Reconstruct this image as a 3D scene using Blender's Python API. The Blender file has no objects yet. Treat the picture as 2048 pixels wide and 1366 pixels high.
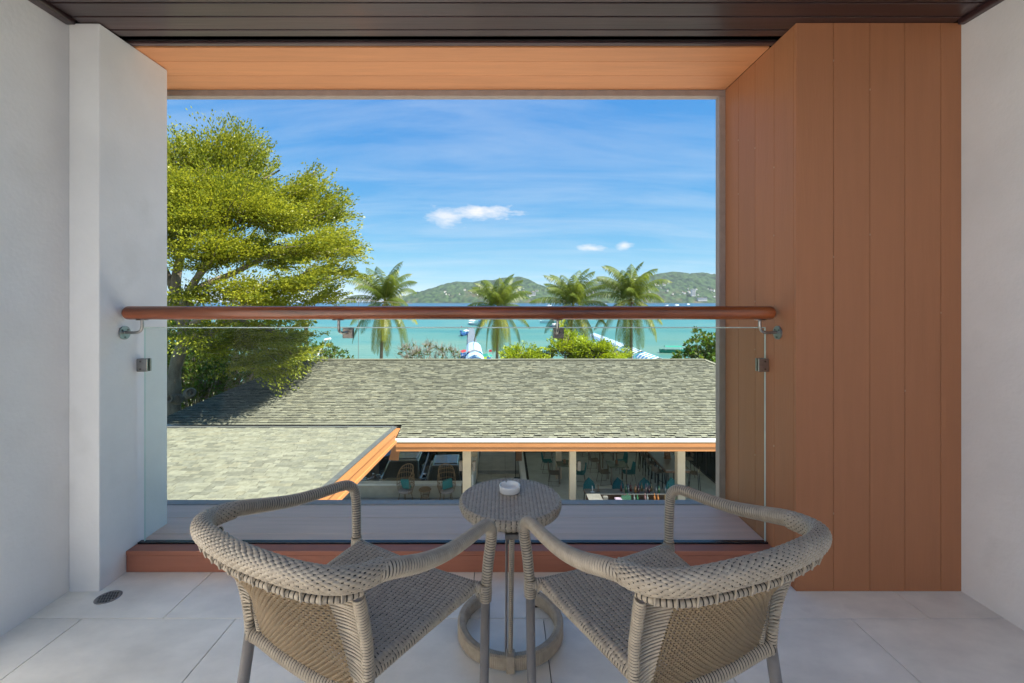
import bpy, math, random
import numpy as np
from mathutils import Vector, Matrix
R = math.radians
rnd = random.Random(7)
rng = np.random.default_rng(7)
sc = bpy.context.scene
COL = sc.collection
# ------------------------------------------------------------------ camera
cam_d = bpy.data.cameras.new('camera'); cam = bpy.data.objects.new('camera', cam_d); COL.objects.link(cam)
cam.location = (0, 0, 1.3); cam.rotation_euler = (R(90), 0, 0)
cam_d.sensor_width = 36; cam_d.lens = 16; cam_d.shift_x = 18/2048; cam_d.shift_y = -80/2048
cam_d.clip_start = .05; cam_d.clip_end = 60000
sc.camera = cam
# ------------------------------------------------------------------ light
SUN_D = Vector((-.60, .30, -1.05)).normalized()      # direction the light travels
el = math.asin(-SUN_D.z); az = math.atan2(-SUN_D.x, -SUN_D.y)
sun_d = bpy.data.lights.new('sun', 'SUN'); sun_d.energy = 5.0; sun_d.angle = R(.6); sun_d.color = (1, .94, .84)
sun = bpy.data.objects.new('sun', sun_d); COL.objects.link(sun)
sun.rotation_euler = SUN_D.to_track_quat('-Z', 'Y').to_euler(); sun.location = (20, -20, 40)
w = bpy.data.worlds.new('World'); sc.world = w; w.use_nodes = True
nt = w.node_tree; N = nt.nodes; Lk = nt.links; N.clear()
def nn(t, **k):
    n = N.new(t)
    for a, b in k.items(): setattr(n, a, b)
    return n
def wm(op, a, b=None, c=None):
    n = N.new('ShaderNodeMath'); n.operation = op
    for i, v in enumerate((a, b, c)):
        if v is None: continue
        if isinstance(v, (int, float)): n.inputs[i].default_value = v
        else: Lk.new(v, n.inputs[i])
    return n.outputs[0]
sky = nn('ShaderNodeTexSky', sky_type='NISHITA', sun_disc=False, sun_elevation=el, sun_rotation=az, altitude=0, air_density=1.0, dust_density=.25, ozone_density=3.2)
tc = nn('ShaderNodeTexCoord'); sep = nn('ShaderNodeSeparateXYZ'); Lk.new(tc.outputs['Generated'], sep.inputs[0])
zc = wm('MAXIMUM', sep.outputs[2], .02)
cx_ = wm('DIVIDE', sep.outputs[0], wm('ADD', zc, .12)); cy_ = wm('DIVIDE', sep.outputs[1], wm('ADD', zc, .12))
comb = nn('ShaderNodeCombineXYZ'); Lk.new(cx_, comb.inputs[0]); Lk.new(cy_, comb.inputs[1])
mp = nn('ShaderNodeMapping'); Lk.new(comb.outputs[0], mp.inputs[0]); mp.inputs['Rotation'].default_value = (0, 0, R(-22)); mp.inputs['Scale'].default_value = (.32, 1.25, 1)
n1 = nn('ShaderNodeTexNoise'); n1.inputs['Scale'].default_value = 1.9; n1.inputs['Detail'].default_value = 9; n1.inputs['Roughness'].default_value = .62; n1.inputs['Distortion'].default_value = .6
Lk.new(mp.outputs[0], n1.inputs['Vector'])
mr = nn('ShaderNodeMapRange'); mr.inputs[1].default_value = .38; mr.inputs[2].default_value = .85; mr.inputs[3].default_value = 0; mr.inputs[4].default_value = .46
Lk.new(n1.outputs[0], mr.inputs[0])
# small fair-weather clouds at given directions (u = x/y, v = z/y)
yy = wm('MAXIMUM', sep.outputs[1], .001)
u = wm('DIVIDE', sep.outputs[0], yy); v = wm('DIVIDE', sep.outputs[2], yy)
n2 = nn('ShaderNodeTexNoise'); n2.inputs['Scale'].default_value = 1.0; n2.inputs['Detail'].default_value = 8; n2.inputs['Roughness'].default_value = .66
c2 = nn('ShaderNodeCombineXYZ'); Lk.new(wm('MULTIPLY', u, 22), c2.inputs[0]); Lk.new(wm('MULTIPLY', v, 60), c2.inputs[1]); Lk.new(c2.outputs[0], n2.inputs['Vector'])
nz = wm('SUBTRACT', n2.outputs[0], .5)
tot = None
for (u0, v0, a, b, s) in ((-.045, .196, .085, .017, 1), (-.125, .186, .045, .026, .75), (.1955, .117, .034, .0085, 1), (.268, .1235, .02, .010, .8), (.315, .048, .03, .006, .7), (.46, .052, .022, .012, .9)):
    du = wm('DIVIDE', wm('SUBTRACT', u, u0), a); dv = wm('DIVIDE', wm('SUBTRACT', v, v0), b)
    d = wm('SQRT', wm('ADD', wm('MULTIPLY', du, du), wm('MULTIPLY', dv, dv)))
    m = wm('ADD', wm('SUBTRACT', 1.0, d), wm('MULTIPLY', nz, 2.6))
    m = wm('MULTIPLY', m, 1.0)
    m = wm('MULTIPLY', wm('MINIMUM', wm('MAXIMUM', m, 0), 1), s)
    tot = m if tot is None else wm('MAXIMUM', tot, m)
tot = wm('MULTIPLY', wm('POWER', tot, .8), wm('GREATER_THAN', sep.outputs[1], .05))
pre = nn('ShaderNodeVectorMath', operation='SCALE'); pre.inputs['Scale'].default_value = .14; Lk.new(sky.outputs[0], pre.inputs[0])
SKYG = ((1.05, 1.85), (.68, 3.3), (.25, 4.15))
sx = nn('ShaderNodeSeparateXYZ'); Lk.new(pre.outputs[0], sx.inputs[0]); cx2 = nn('ShaderNodeCombineXYZ')
for i_, (g_, a_) in enumerate(SKYG): Lk.new(wm('MULTIPLY', wm('POWER', sx.outputs[i_], g_), a_), cx2.inputs[i_])
mx = nn('ShaderNodeMix', data_type='RGBA'); Lk.new(mr.outputs[0], mx.inputs[0]); Lk.new(cx2.outputs[0], mx.inputs[6]); mx.inputs[7].default_value = (3.5, 3.95, 4.4, 1)
mx2 = nn('ShaderNodeMix', data_type='RGBA'); Lk.new(tot, mx2.inputs[0]); Lk.new(mx.outputs[2], mx2.inputs[6]); mx2.inputs[7].default_value = (4.5, 4.5, 4.6, 1)
bg = nn('ShaderNodeBackground'); bg.inputs[1].default_value = .075; Lk.new(mx2.outputs[2], bg.inputs[0])
wo = nn('ShaderNodeOutputWorld'); Lk.new(bg.outputs[0], wo.inputs[0])
vs = sc.view_settings; vs.view_transform = 'Standard'; vs.look = 'None'; vs.gamma = 1; vs.exposure = 1.56; vs.use_curve_mapping = False
sc.cycles.max_bounces = 10; sc.cycles.diffuse_bounces = 6; sc.cycles.transparent_max_bounces = 16
sc.cycles.sample_clamp_indirect = 6
try: sc.cycles.use_denoising = True
except Exception: pass

# ------------------------------------------------------------------ helpers
def srgb(r, g, b):
    f = lambda c: (c/255/12.92) if c/255 <= .04045 else ((c/255+.055)/1.055)**2.4
    return (f(r), f(g), f(b))
MATS = {}
def mat(name, col, rough=.6, metal=0., var=.12, scale=8, stretch=(1, 1, 1), bump=0., bscale=None, rand=0., coat=0., spec=.5, col2=None, spots=None, transl=None, fine=None):
    m = bpy.data.materials.new(name); m.use_nodes = True; t = m.node_tree; n = t.nodes; l = t.links
    p = n['Principled BSDF']; p.inputs['Roughness'].default_value = rough; p.inputs['Metallic'].default_value = metal
    p.inputs['Coat Weight'].default_value = coat; p.inputs['Coat Roughness'].default_value = .12; p.inputs['Specular IOR Level'].default_value = spec
    g = n.new('ShaderNodeNewGeometry'); mpn = n.new('ShaderNodeMapping'); l.new(g.outputs['Position'], mpn.inputs[0]); mpn.inputs['Scale'].default_value = stretch
    ns = n.new('ShaderNodeTexNoise'); ns.inputs['Scale'].default_value = scale; ns.inputs['Detail'].default_value = 7; ns.inputs['Roughness'].default_value = .6; l.new(mpn.outputs[0], ns.inputs['Vector'])
    mixn = n.new('ShaderNodeMix'); mixn.data_type = 'RGBA'
    c2 = col2 or tuple(c*(1-var*2) for c in col); c1 = col if col2 else tuple(min(1, c*(1+var)) for c in col)
    rm = n.new('ShaderNodeMapRange'); rm.inputs[1].default_value = .3; rm.inputs[2].default_value = .7; l.new(ns.outputs[0], rm.inputs[0])
    l.new(rm.outputs[0], mixn.inputs[0]); mixn.inputs[6].default_value = (*c1, 1); mixn.inputs[7].default_value = (*c2, 1)
    out = mixn.outputs[2]
    if spots:
        s2 = n.new('ShaderNodeTexNoise'); s2.inputs['Scale'].default_value = spots[0]; s2.inputs['Detail'].default_value = 5; l.new(g.outputs['Position'], s2.inputs['Vector'])
        r2 = n.new('ShaderNodeMapRange'); r2.inputs[1].default_value = spots[1]; r2.inputs[2].default_value = spots[1]+.12; l.new(s2.outputs[0], r2.inputs[0])
        m2 = n.new('ShaderNodeMix'); m2.data_type = 'RGBA'; l.new(r2.outputs[0], m2.inputs[0]); l.new(out, m2.inputs[6]); m2.inputs[7].default_value = (*spots[2], 1); out = m2.outputs[2]
    if rand:
        oi = n.new('ShaderNodeObjectInfo'); r3 = n.new('ShaderNodeMapRange'); r3.inputs[3].default_value = 1-rand; r3.inputs[4].default_value = 1+rand; l.new(oi.outputs['Random'], r3.inputs[0])
        m3 = n.new('ShaderNodeVectorMath'); m3.operation = 'SCALE'; l.new(out, m3.inputs[0]); l.new(r3.outputs[0], m3.inputs['Scale']); out = m3.outputs[0]
    l.new(out, p.inputs['Base Color'])
    if bump:
        b2 = n.new('ShaderNodeTexNoise'); b2.inputs['Scale'].default_value = bscale or scale*4; b2.inputs['Detail'].default_value = 4; l.new(mpn.outputs[0], b2.inputs['Vector'])
        bp = n.new('ShaderNodeBump'); bp.inputs['Strength'].default_value = bump; bp.inputs['Distance'].default_value = .01; l.new(b2.outputs[0], bp.inputs['Height']); l.new(bp.outputs[0], p.inputs['Normal'])
    if transl:
        tr = n.new('ShaderNodeBsdfTranslucent'); tr.inputs[0].default_value = (*transl[1], 1); ms = n.new('ShaderNodeMixShader'); ms.inputs[0].default_value = transl[0]
        l.new(p.outputs[0], ms.inputs[1]); l.new(tr.outputs[0], ms.inputs[2]); l.new(ms.outputs[0], n['Material Output'].inputs[0])
    MATS[name] = m
    return m
def glassmat(name, tint=(.93, .97, .95), rough=0., boost=1.0, ior=1.45):
    m = bpy.data.materials.new(name); m.use_nodes = True; t = m.node_tree; n = t.nodes; l = t.links; n.remove(n['Principled BSDF'])
    tr = n.new('ShaderNodeBsdfTransparent'); tr.inputs[0].default_value = (*tint, 1)
    gl = n.new('ShaderNodeBsdfGlossy'); gl.inputs['Roughness'].default_value = rough
    fr = n.new('ShaderNodeFresnel'); fr.inputs[0].default_value = ior
    mu = n.new('ShaderNodeMath'); mu.operation = 'MULTIPLY'; mu.inputs[1].default_value = boost; l.new(fr.outputs[0], mu.inputs[0])
    ms = n.new('ShaderNodeMixShader'); l.new(mu.outputs[0], ms.inputs[0]); l.new(tr.outputs[0], ms.inputs[1]); l.new(gl.outputs[0], ms.inputs[2]); l.new(ms.outputs[0], n['Material Output'].inputs[0])
    return m

class G:
    def __init__(s): s.v = []; s.f = []; s.m = []; s.n = 0
    def add(s, vs, fs, m=0):
        o = s.n; s.v.extend([tuple(float(c) for c in p) for p in vs]); s.n += len(vs)
        s.f.extend([tuple(i+o for i in f) for f in fs]); s.m.extend([m]*len(fs) if isinstance(m, int) else m)
        return s
    def box(s, x0, x1, y0, y1, z0, z1, m=0):
        return s.add([(x0, y0, z0), (x1, y0, z0), (x1, y1, z0), (x0, y1, z0), (x0, y0, z1), (x1, y0, z1), (x1, y1, z1), (x0, y1, z1)],
                     [(0, 3, 2, 1), (4, 5, 6, 7), (0, 1, 5, 4), (1, 2, 6, 5), (2, 3, 7, 6), (3, 0, 4, 7)], m)
    def bar(s, a, b, w, h=None, m=0, up=(0, 0, 1)):
        a = Vector(a); b = Vector(b); d = (b-a).normalized(); up = Vector(up)
        if abs(d.dot(up)) > .98: up = Vector((1, 0, 0))
        x = d.cross(up).normalized(); y = x.cross(d).normalized(); h = h or w; x *= w/2; y *= h/2
        q = [a-x-y, a+x-y, a+x+y, a-x+y, b-x-y, b+x-y, b+x+y, b-x+y]
        return s.add(q, [(0, 3, 2, 1), (4, 5, 6, 7), (0, 1, 5, 4), (1, 2, 6, 5), (2, 3, 7, 6), (3, 0, 4, 7)], m)
    def hexa(s, q, m=0):
        return s.add(q, [(0, 3, 2, 1), (4, 5, 6, 7), (0, 1, 5, 4), (1, 2, 6, 5), (2, 3, 7, 6), (3, 0, 4, 7)], m)
    def grid(s, P, m=0, cu=False, cv=False, H=None, thr=None):
        P = np.asarray(P, float); a, b = P.shape[:2]; o = s.n
        s.v.extend(map(tuple, P.reshape(-1, 3).tolist())); s.n += a*b
        ia = np.arange(a if cu else a-1); ib = np.arange(b if cv else b-1)
        I, J = np.meshgrid(ia, ib, indexing='ij'); I2 = (I+1) % a; J2 = (J+1) % b
        F = np.stack([I*b+J, I2*b+J, I2*b+J2, I*b+J2], -1).reshape(-1, 4)+o
        s.f.extend(map(tuple, F.tolist()))
        if H is not None: hf = (H.reshape(-1)[F-o]).mean(1); s.m.extend([1 if q < thr else m for q in hf])
        else: s.m.extend([m]*len(F))
        return s
    def tube(s, pts, r, n=10, m=0, caps=True, flat=None, up=None):
        pts = np.asarray(pts, float); k = len(pts); r = np.ones(k)*r if np.isscalar(r) else np.asarray(r, float)
        X, Y = frames(pts, up); t = np.arange(n)*2*np.pi/n
        rr = r[:, None] if r.ndim == 1 else r
        fy = flat if flat else 1.0
        P = pts[:, None]+X[:, None]*(np.cos(t)[None, :]*rr)[..., None]+Y[:, None]*(np.sin(t)[None, :]*rr*fy)[..., None]
        o = s.n; s.grid(P, m, cv=True)
        if caps:
            s.f.append(tuple(range(o+n-1, o-1, -1))); s.m.append(m); s.f.append(tuple(range(o+(k-1)*n, o+k*n))); s.m.append(m)
        return s
    def lathe(s, prof, n=24, c=(0, 0, 0), m=0):
        t = np.arange(n)*2*np.pi/n; pr = np.asarray(prof, float)
        P = np.stack([c[0]+pr[:, 0][:, None]*np.cos(t), c[1]+pr[:, 0][:, None]*np.sin(t), c[2]+pr[:, 1][:, None]+0*t], -1)
        return s.grid(P, m, cv=True)
    def mesh(s, name, mats, smooth=False):
        me = bpy.data.meshes.new(name); me.from_pydata(s.v, [], s.f)
        for x in (mats if isinstance(mats, (list, tuple)) else [mats]): me.materials.append(x)
        if len(me.polygons):
            if max(s.m) > 0: me.polygons.foreach_set('material_index', s.m)
            if smooth: me.polygons.foreach_set('use_smooth', [True]*len(me.polygons))
        me.update(); return me
    def obj(s, name, mats, parent=None, smooth=False, bevel=0, loc=None):
        o = bpy.data.objects.new(name, s.mesh(name, mats, smooth)); COL.objects.link(o)
        if parent is not None: o.parent = parent
        if loc: o.location = loc
        if bevel:
            b = o.modifiers.new('bevel', 'BEVEL'); b.width = bevel; b.segments = 2; b.limit_method = 'ANGLE'
        return o
def frames(pts, up=None):
    d = np.gradient(pts, axis=0); d /= np.linalg.norm(d, axis=1)[:, None]+1e-12
    X = np.zeros_like(pts); Y = np.zeros_like(pts)
    a = np.array(up if up is not None else (0, 0, 1.)); 
    if abs(d[0]@a) > .95: a = np.array((1., 0, 0))
    x = np.cross(d[0], a); x /= np.linalg.norm(x)
    for i in range(len(pts)):
        if up is not None:
            x = np.cross(d[i], a)
        else:
            x = x-d[i]*(x@d[i])
        x = x/(np.linalg.norm(x)+1e-12); X[i] = x; Y[i] = np.cross(x, d[i])
    return X, Y
def spline(pts, step):
    P = np.asarray(pts, float); P = np.vstack([2*P[0]-P[1], P, 2*P[-1]-P[-2]]); out = []
    for i in range(1, len(P)-2):
        t = np.linspace(0, 1, 24, endpoint=False)[:, None]; a, b, c, d = P[i-1], P[i], P[i+1], P[i+2]
        out.append(.5*((2*b)+(-a+c)*t+(2*a-5*b+4*c-d)*t**2+(-a+3*b-3*c+d)*t**3))
    Q = np.vstack(out+[P[-2][None]]); s = np.r_[0, np.cumsum(np.linalg.norm(np.diff(Q, axis=0), axis=1))]
    n = max(2, int(round(s[-1]/step))+1); q = np.linspace(0, s[-1], n)
    return np.stack([np.interp(q, s, Q[:, k]) for k in range(3)], 1)
def wrap(g, pts, r, pitch, n=12, m=0, flat=None, up=None):
    P = spline(pts, pitch/4); k = np.arange(len(P)); r = r if np.isscalar(r) else np.interp(np.linspace(0, 1, len(P)), np.linspace(0, 1, len(r)), r)
    rr = r*np.array([.86, 1., 1., .86])[k % 4]; f0 = len(g.m); g.tube(P, rr, n, m, True, flat, up)
    for i in range(len(P)-1):
        if i % 4 == 3: g.m[f0+i*n:f0+(i+1)*n] = [1]*n
    return g
def tag(o, label=None, cat=None, group=None, kind=None):
    if label: o['label'] = label
    if cat: o['category'] = cat
    if group: o['group'] = group
    if kind: o['kind'] = kind
    return o
def empty(name, loc=(0, 0, 0), rz=0, label=None, cat=None, group=None):
    o = bpy.data.objects.new(name, None); COL.objects.link(o); o.location = loc; o.rotation_euler = (0, 0, rz); o.empty_display_size = .1
    return tag(o, label, cat, group)
def inst(me, name, parent=None, loc=(0, 0, 0), rot=(0, 0, 0), scale=(1, 1, 1)):
    o = bpy.data.objects.new(name, me); COL.objects.link(o); o.parent = parent; o.location = loc; o.rotation_euler = rot; o.scale = scale; return o
def tree_copy(o, parent=None):
    c = o.copy(); COL.objects.link(c); c.parent = parent
    for ch in o.children: tree_copy(ch, c)
    return c
def at(px, py, Z):                     # the ground point seen at a photo pixel
    Y = (1.3-Z)*910/(py-603); return ((px-1006)/910*Y, Y)
def X_(px, Y): return (px-1006)/910*Y

# ------------------------------------------------------------------ materials
WHITE = mat('white_plaster', (.76, .755, .75), .7, var=.04, scale=2.2, bump=.12, bscale=60, spots=(3.5, .60, (.70, .695, .685)))
TILE = mat('grey_porcelain_tile', (.84, .79, .70), .42, var=.09, scale=3.2, bump=.04, bscale=180, rand=.035, spots=(5, .66, (.68, .635, .57)), stretch=(1, 1.6, 1))
GROUT = mat('grout', (.06, .06, .06), .9)
ORANGE = mat('orange_composite_board', (.37, .150, .066), .55, var=.03, scale=30, stretch=(1, 1, .08), bump=.10, bscale=140, rand=.02, spots=(2.1, .66, (.34, .142, .066)))
ORANGEX = mat('orange_soffit_board', (.58, .25, .105), .55, var=.05, scale=30, stretch=(.08, 1, 1), bump=.10, bscale=140, rand=.05)
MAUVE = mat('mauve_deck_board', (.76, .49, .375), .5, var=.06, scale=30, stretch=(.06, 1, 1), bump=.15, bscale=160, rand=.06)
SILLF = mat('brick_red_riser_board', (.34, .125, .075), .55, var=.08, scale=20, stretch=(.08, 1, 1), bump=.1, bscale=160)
LIP = mat('grey_brown_trim', (.33, .27, .24), .5, var=.06, scale=20, bump=.1)
BLACK = mat('black_channel', (.012, .012, .014), .25, var=.1)
DARKWOOD = mat('dark_lacquered_slat', (.040, .020, .021), .33, var=.25, scale=14, stretch=(.05, 1, 1), bump=.10, bscale=60, rand=.25, coat=.35)
DARKGAP = mat('ceiling_void', (.006, .005, .006), .8)
RAILW = mat('varnished_red_wood', (.27, .070, .020), .34, var=.42, scale=16, stretch=(.07, 1, 1), bump=.03, coat=.5)
STEEL = mat('brushed_steel', (.36, .35, .34), .32, 1., var=.08, scale=40)
DKSTEEL = mat('dark_bracket_steel', (.16, .15, .14), .35, .9, var=.1, scale=40)
GLASS = glassmat('clear_glass', boost=.13)
GEDGE = mat('glass_edge', (.55, .68, .64), .15, var=.05)
WICK = mat('taupe_wicker', (.42, .355, .27), .34, var=.16, scale=45, bump=.03, bscale=200, spec=.5, col2=(.30, .25, .19))
WICKG = mat('golden_backed_wicker', (.36, .285, .19), .45, var=.15, scale=60, transl=(.35, (.85, .60, .22)), col2=(.25, .2, .14))
GROOVE_SHADE = mat('weave_groove_shade', (.022, .018, .014), .8)  # groove shade painted as dark colour on the low faces of the weave
LEGM = mat('taupe_powder_coated_leg', (.17, .158, .155), .38, var=.05, scale=30)
CERAM = mat('white_ceramic', (.78, .77, .73), .18, var=.02, coat=.5)
RUBBER = mat('black_rubber', (.01, .01, .01), .6)
SH = [mat('grey_green_shingle_%s' % w_, c, .9, var=.16, scale=9, bump=.5, bscale=70, spots=(.55, .60, tuple(x*.93 for x in c))) for w_, c in
      (('mid', (.180, .172, .124)), ('pale', (.212, .203, .150)), ('dark', (.138, .132, .098)), ('warm', (.194, .180, .126)), ('grey', (.160, .155, .118)))]
SHD = mat('shingle_painted_shadow', (.062, .061, .050), .95, var=.2, scale=9)  # printed band and butt faces painted dark to stand in for shadow lines
FASC = mat('bright_orange_fascia', (.50, .20, .07), .5, var=.06, scale=12, stretch=(.1, 1, 1), rand=.03)
GUTTER = mat('white_gutter', (.66, .66, .64), .4, var=.03)
DGUT = mat('dark_metal_edge', (.10, .10, .095), .5)
CREAM = mat('cream_column_paint', (.64, .51, .37), .6, var=.05, scale=3, bump=.05)
SOFF = mat('soffit_paint', (.80, .76, .70), .7)
PATIO = mat('grey_patio_slab', (.60, .63, .62), .55, var=.08, scale=2.2, rand=.03)
CONC = mat('pale_concrete', (.50, .48, .44), .85, var=.1, scale=2, bump=.1)
ASPH = mat('dark_paving', (.30, .305, .31), .85, var=.15, scale=2.5, bump=.2)
SAND = mat('sunlit_sand', (.46, .38, .27), .95, var=.12, scale=1.2, bump=.2)
LAND = mat('sandy_soil_and_grass', (.24, .22, .13), .95, var=.2, scale=.3, col2=(.10, .13, .05), bump=.2)
WALLB = mat('beige_low_wall', (.50, .46, .38), .8, var=.07, scale=4)
TEAL = mat('teal_fabric', (.035, .21, .225), .75, var=.1, scale=30)
BROWNF = mat('taupe_shell', (.22, .18, .15), .6, var=.1, scale=30)
BLKM = mat('black_metal', (.02, .02, .022), .4)
TABTOP = mat('dark_table_top', (.10, .12, .09), .22, var=.1, scale=6)
STONE = mat('pale_stone_top', (.18, .17, .16), .3, var=.1, scale=5)
WOODB = mat('brown_wood', (.20, .095, .045), .5, var=.15, scale=12)
LIGHTW = mat('weathered_plank', (.36, .29, .22), .7, var=.15, scale=6, stretch=(.2, 1, 1), rand=.1)
CARP = mat('black_car_paint', (.045, .056, .075), .16, var=.05, coat=1.)
CARG = mat('dark_car_glass', (.020, .030, .038), .04, var=.05, spec=.8)
TYRE = mat('tyre_rubber', (.015, .015, .016), .8)
CHROME = mat('chrome', (.6, .6, .62), .15, 1.)
LAMPW = mat('headlamp_lens', (.6, .62, .65), .1)
RATT = mat('natural_rattan', (.22, .14, .075), .55, var=.15, scale=30)
GATE = mat('green_grey_board', (.15, .21, .19), .6, var=.1, rand=.1, scale=6)
BARK = mat('pale_bark', (.21, .175, .13), .9, var=.25, scale=5, stretch=(1, 1, .35), bump=.8, bscale=20)
PBARK = mat('palm_bark', (.20, .17, .14), .9, var=.2, scale=4, stretch=(.5, .5, 4), bump=.6, bscale=12)
def leafmat(name, c, c2, t):
    return mat(name, c, .45, var=.2, scale=.9, col2=c2, transl=(.38, t), spec=.4)
LF = [leafmat('fine_leaf_lime', (.305, .315, .024), (.22, .245, .016), (.45, .46, .03)), leafmat('fine_leaf_green', (.16, .20, .016), (.10, .14, .012), (.27, .32, .02)), leafmat('fine_leaf_olive', (.21, .23, .02), (.14, .17, .014), (.32, .35, .025))]
BL = [leafmat('broad_leaf_green', (.075, .14, .02), (.04, .09, .014), (.16, .29, .02)), leafmat('broad_leaf_yellow', (.12, .14, .02), (.07, .09, .012), (.21, .24, .025))]
LIME = [leafmat('lime_shrub_leaf', (.36, .42, .015), (.26, .32, .012), (.5, .56, .02)), leafmat('lime_shrub_leaf_deep', (.22, .29, .015), (.15, .21, .012), (.34, .42, .02))]
FR = [leafmat('palm_leaflet', (.11, .16, .022), (.06, .09, .013), (.21, .27, .035)), leafmat('palm_leaflet_yellow', (.24, .25, .03), (.16, .17, .02), (.36, .36, .04))]
TWIG = mat('grey_twig', (.26, .22, .18), .9)
BLUE = mat('blue_awning', (.03, .22, .48), .6, var=.05)
WHT = mat('white_awning', (.72, .74, .76), .6, var=.03)
PONT = mat('pontoon_grey', (.14, .16, .20), .7)
HOUSEW = mat('far_house_wall', (.66, .65, .62), .8, rand=.15)
HOUSER = mat('far_house_roof', (.20, .13, .09), .8, rand=.2)

# ================================================================== BALCONY
ZC = 2.55
XL, XR, YW = -1.948, 2.056, 2.04
PX = -1.81; OX = 1.314; YO = 2.69; YG = 2.262
# floor with tiles
fl = G().box(-2.3, 2.4, -3.3, 2.30, -.16, -.014).obj('floor', GROUT); tag(fl, kind='structure')
tm = {}
def tile(x0, x1, y0, y1):
    x0 += .0018; x1 -= .0018; y0 += .0018; y1 -= .0018
    G().box(x0, x1, y0, y1, -.014, 0).obj('tile', TILE, fl, bevel=.0012)
for row, (y0, y1, off) in enumerate(((1.866, 2.20, -1.396), (1.236, 1.866, -1.095), (.606, 1.236, -1.396), (-.024, .606, -1.095), (-.654, -.024, -1.396), (-1.284, -.654, -1.095), (-1.914, -1.284, -1.396), (-2.544, -1.914, -1.095), (-3.174, -2.544, -1.396))):
    k0 = [off+1.26*k for k in range(-2, 5)]
    # tiles are 63 cm; half of the joints of the front row are seen
    xs = [off+.63*k for k in range(-4, 8)]
    if row == 1: xs = [-1.725, -1.095, -.465, .166, .796, 1.426, 2.056+.2]
    if row == 1: xs = [-2.355]+xs
    for a, b in zip(xs[:-1], xs[1:]):
        a2, b2 = max(a, -2.2), min(b, 2.3)
        if b2-a2 > .02: tile(a2, b2, y0, y1)
# walls
lw = G().box(XL-.2, XL, -3.1, YW+.42, -.014, ZC).obj('white_wall', WHITE, bevel=.004); tag(lw, 'white plaster side wall on the left of the balcony', 'wall')
rw = G().box(XR, XR+.2, -3.1, YW+.7, -.014, ZC).obj('white_wall', WHITE, bevel=.004); tag(rw, 'white plaster side wall on the right, beside the brown panelling', 'wall')
pg = G().box(XL+.001, PX, YW, 2.455, -.013, ZC-.002).obj('white_pillar', WHITE, bevel=.005); tag(pg, 'white plastered pillar that carries the left end of the handrail', 'pillar')
fn = G().box(XR+.002, XR+.2, -1.6, 1.35, ZC+.001, 6.6).obj('sun_block_wall', WHITE); tag(fn, 'tall white wall added out of view to block sun from the balcony', 'wall')  # unseen fin added to keep direct sun off the chairs and floor
fw = G().box(-9, 9, -3.5, -3.15, -6.2, 2.7).obj('sky_block_wall', WHITE); tag(fw, 'white wall added out of view behind the balcony to block low sky', 'wall')  # unseen wall added behind the camera, cuts off the low blue sky
# ceiling
ce = G().box(-2.2, 2.3, .80, 2.240, ZC+.012, ZC+.2).obj('ceiling', DARKGAP); tag(ce, kind='structure')
ye = [2.232, 2.200, 2.150, 2.095, 1.998, 1.905]
y = 1.905
while y > .88: y -= .0935; ye.append(y)
for a, b in zip(ye[:-1], ye[1:]):
    th = .030 if (a-b) < .04 else .018
    zz = ZC if (a-b) != ye[1]-ye[2] else ZC+.012
    G().box(XL+.05, XR-.035, b+.0035, a-.0035, zz, ZC+.03).obj('slat', DARKWOOD, ce, bevel=.003)
G().box(XL, XL+.045, .8, 2.03, ZC-.018, ZC+.03).obj('cornice', DARKWOOD, ce, bevel=.006)
G().box(XR-.03, XR, .8, 2.03, ZC-.018, ZC+.03).obj('cornice', DARKWOOD, ce, bevel=.006)
# panelled partition: front boards, reveal boards
pw = empty('panelled_partition', ((OX+XR)/2, YW+.3, 0), 0, 'orange-brown vertical board cladding wrapping the wall right of the opening', 'wall cladding')
def lp(parent): return parent.location
def pbox(parent, name, m, x0, x1, y0, y1, z0, z1, bevel=.0015, label=None):
    L = parent.location; o = G().box(x0-L.x, x1-L.x, y0-L.y, y1-L.y, z0-L.z, z1-L.z).obj(name, m, parent, bevel=bevel)
    if label: o['label'] = label
    return o
pbox(pw, 'backing', BLACK, OX+.018, XR-.002, YW+.018, YO+.0, .0, ZC+.01, 0)
xb = [OX, 1.4815, 1.645, 1.802, 1.963, XR]
for a, b in zip(xb[:-1], xb[1:]): pbox(pw, 'board', ORANGE, a+(.0008 if a > OX else 0), b-.0012, YW, YW+.0178, .001, ZC-.001)
yb = [YW+.018, 2.206, 2.372, 2.540, YO]
for a, b in zip(yb[:-1], yb[1:]): pbox(pw, 'board', ORANGE, OX, OX+.0178, a+.0012, b-.0008, .001, ZC-.001)
FILL = mat('pale_filler', (.46, .30, .20), .7)
for (x_, y_, z_) in [(OX-.0007, q_, z_) for q_, z_ in ((2.206, 1.95), (2.206, 1.62), (2.206, .6), (2.372, 2.1), (2.372, 1.3), (2.372, 1.05), (2.372, .5), (2.540, 2.2), (2.540, 1.9), (2.540, 1.2))]:
    L = pw.location; G().box(-.0012+x_-L.x, .002+x_-L.x, y_-.0018-L.y, y_+.0018-L.y, z_-.004, z_+.004).obj('filler_spot', FILL, pw)
for (x_, z_) in ((1.4815, 2.38), (1.4815, 1.5), (1.645, 2.25), (1.645, 1.6), (1.802, .9), (1.4815, .35), (1.963, 1.25)):
    L = pw.location; G().box(x_-.0018-L.x, x_+.0018-L.x, YW-.001-L.y, YW+.002-L.y, z_-.004, z_+.004).obj('filler_spot', FILL, pw)
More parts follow.
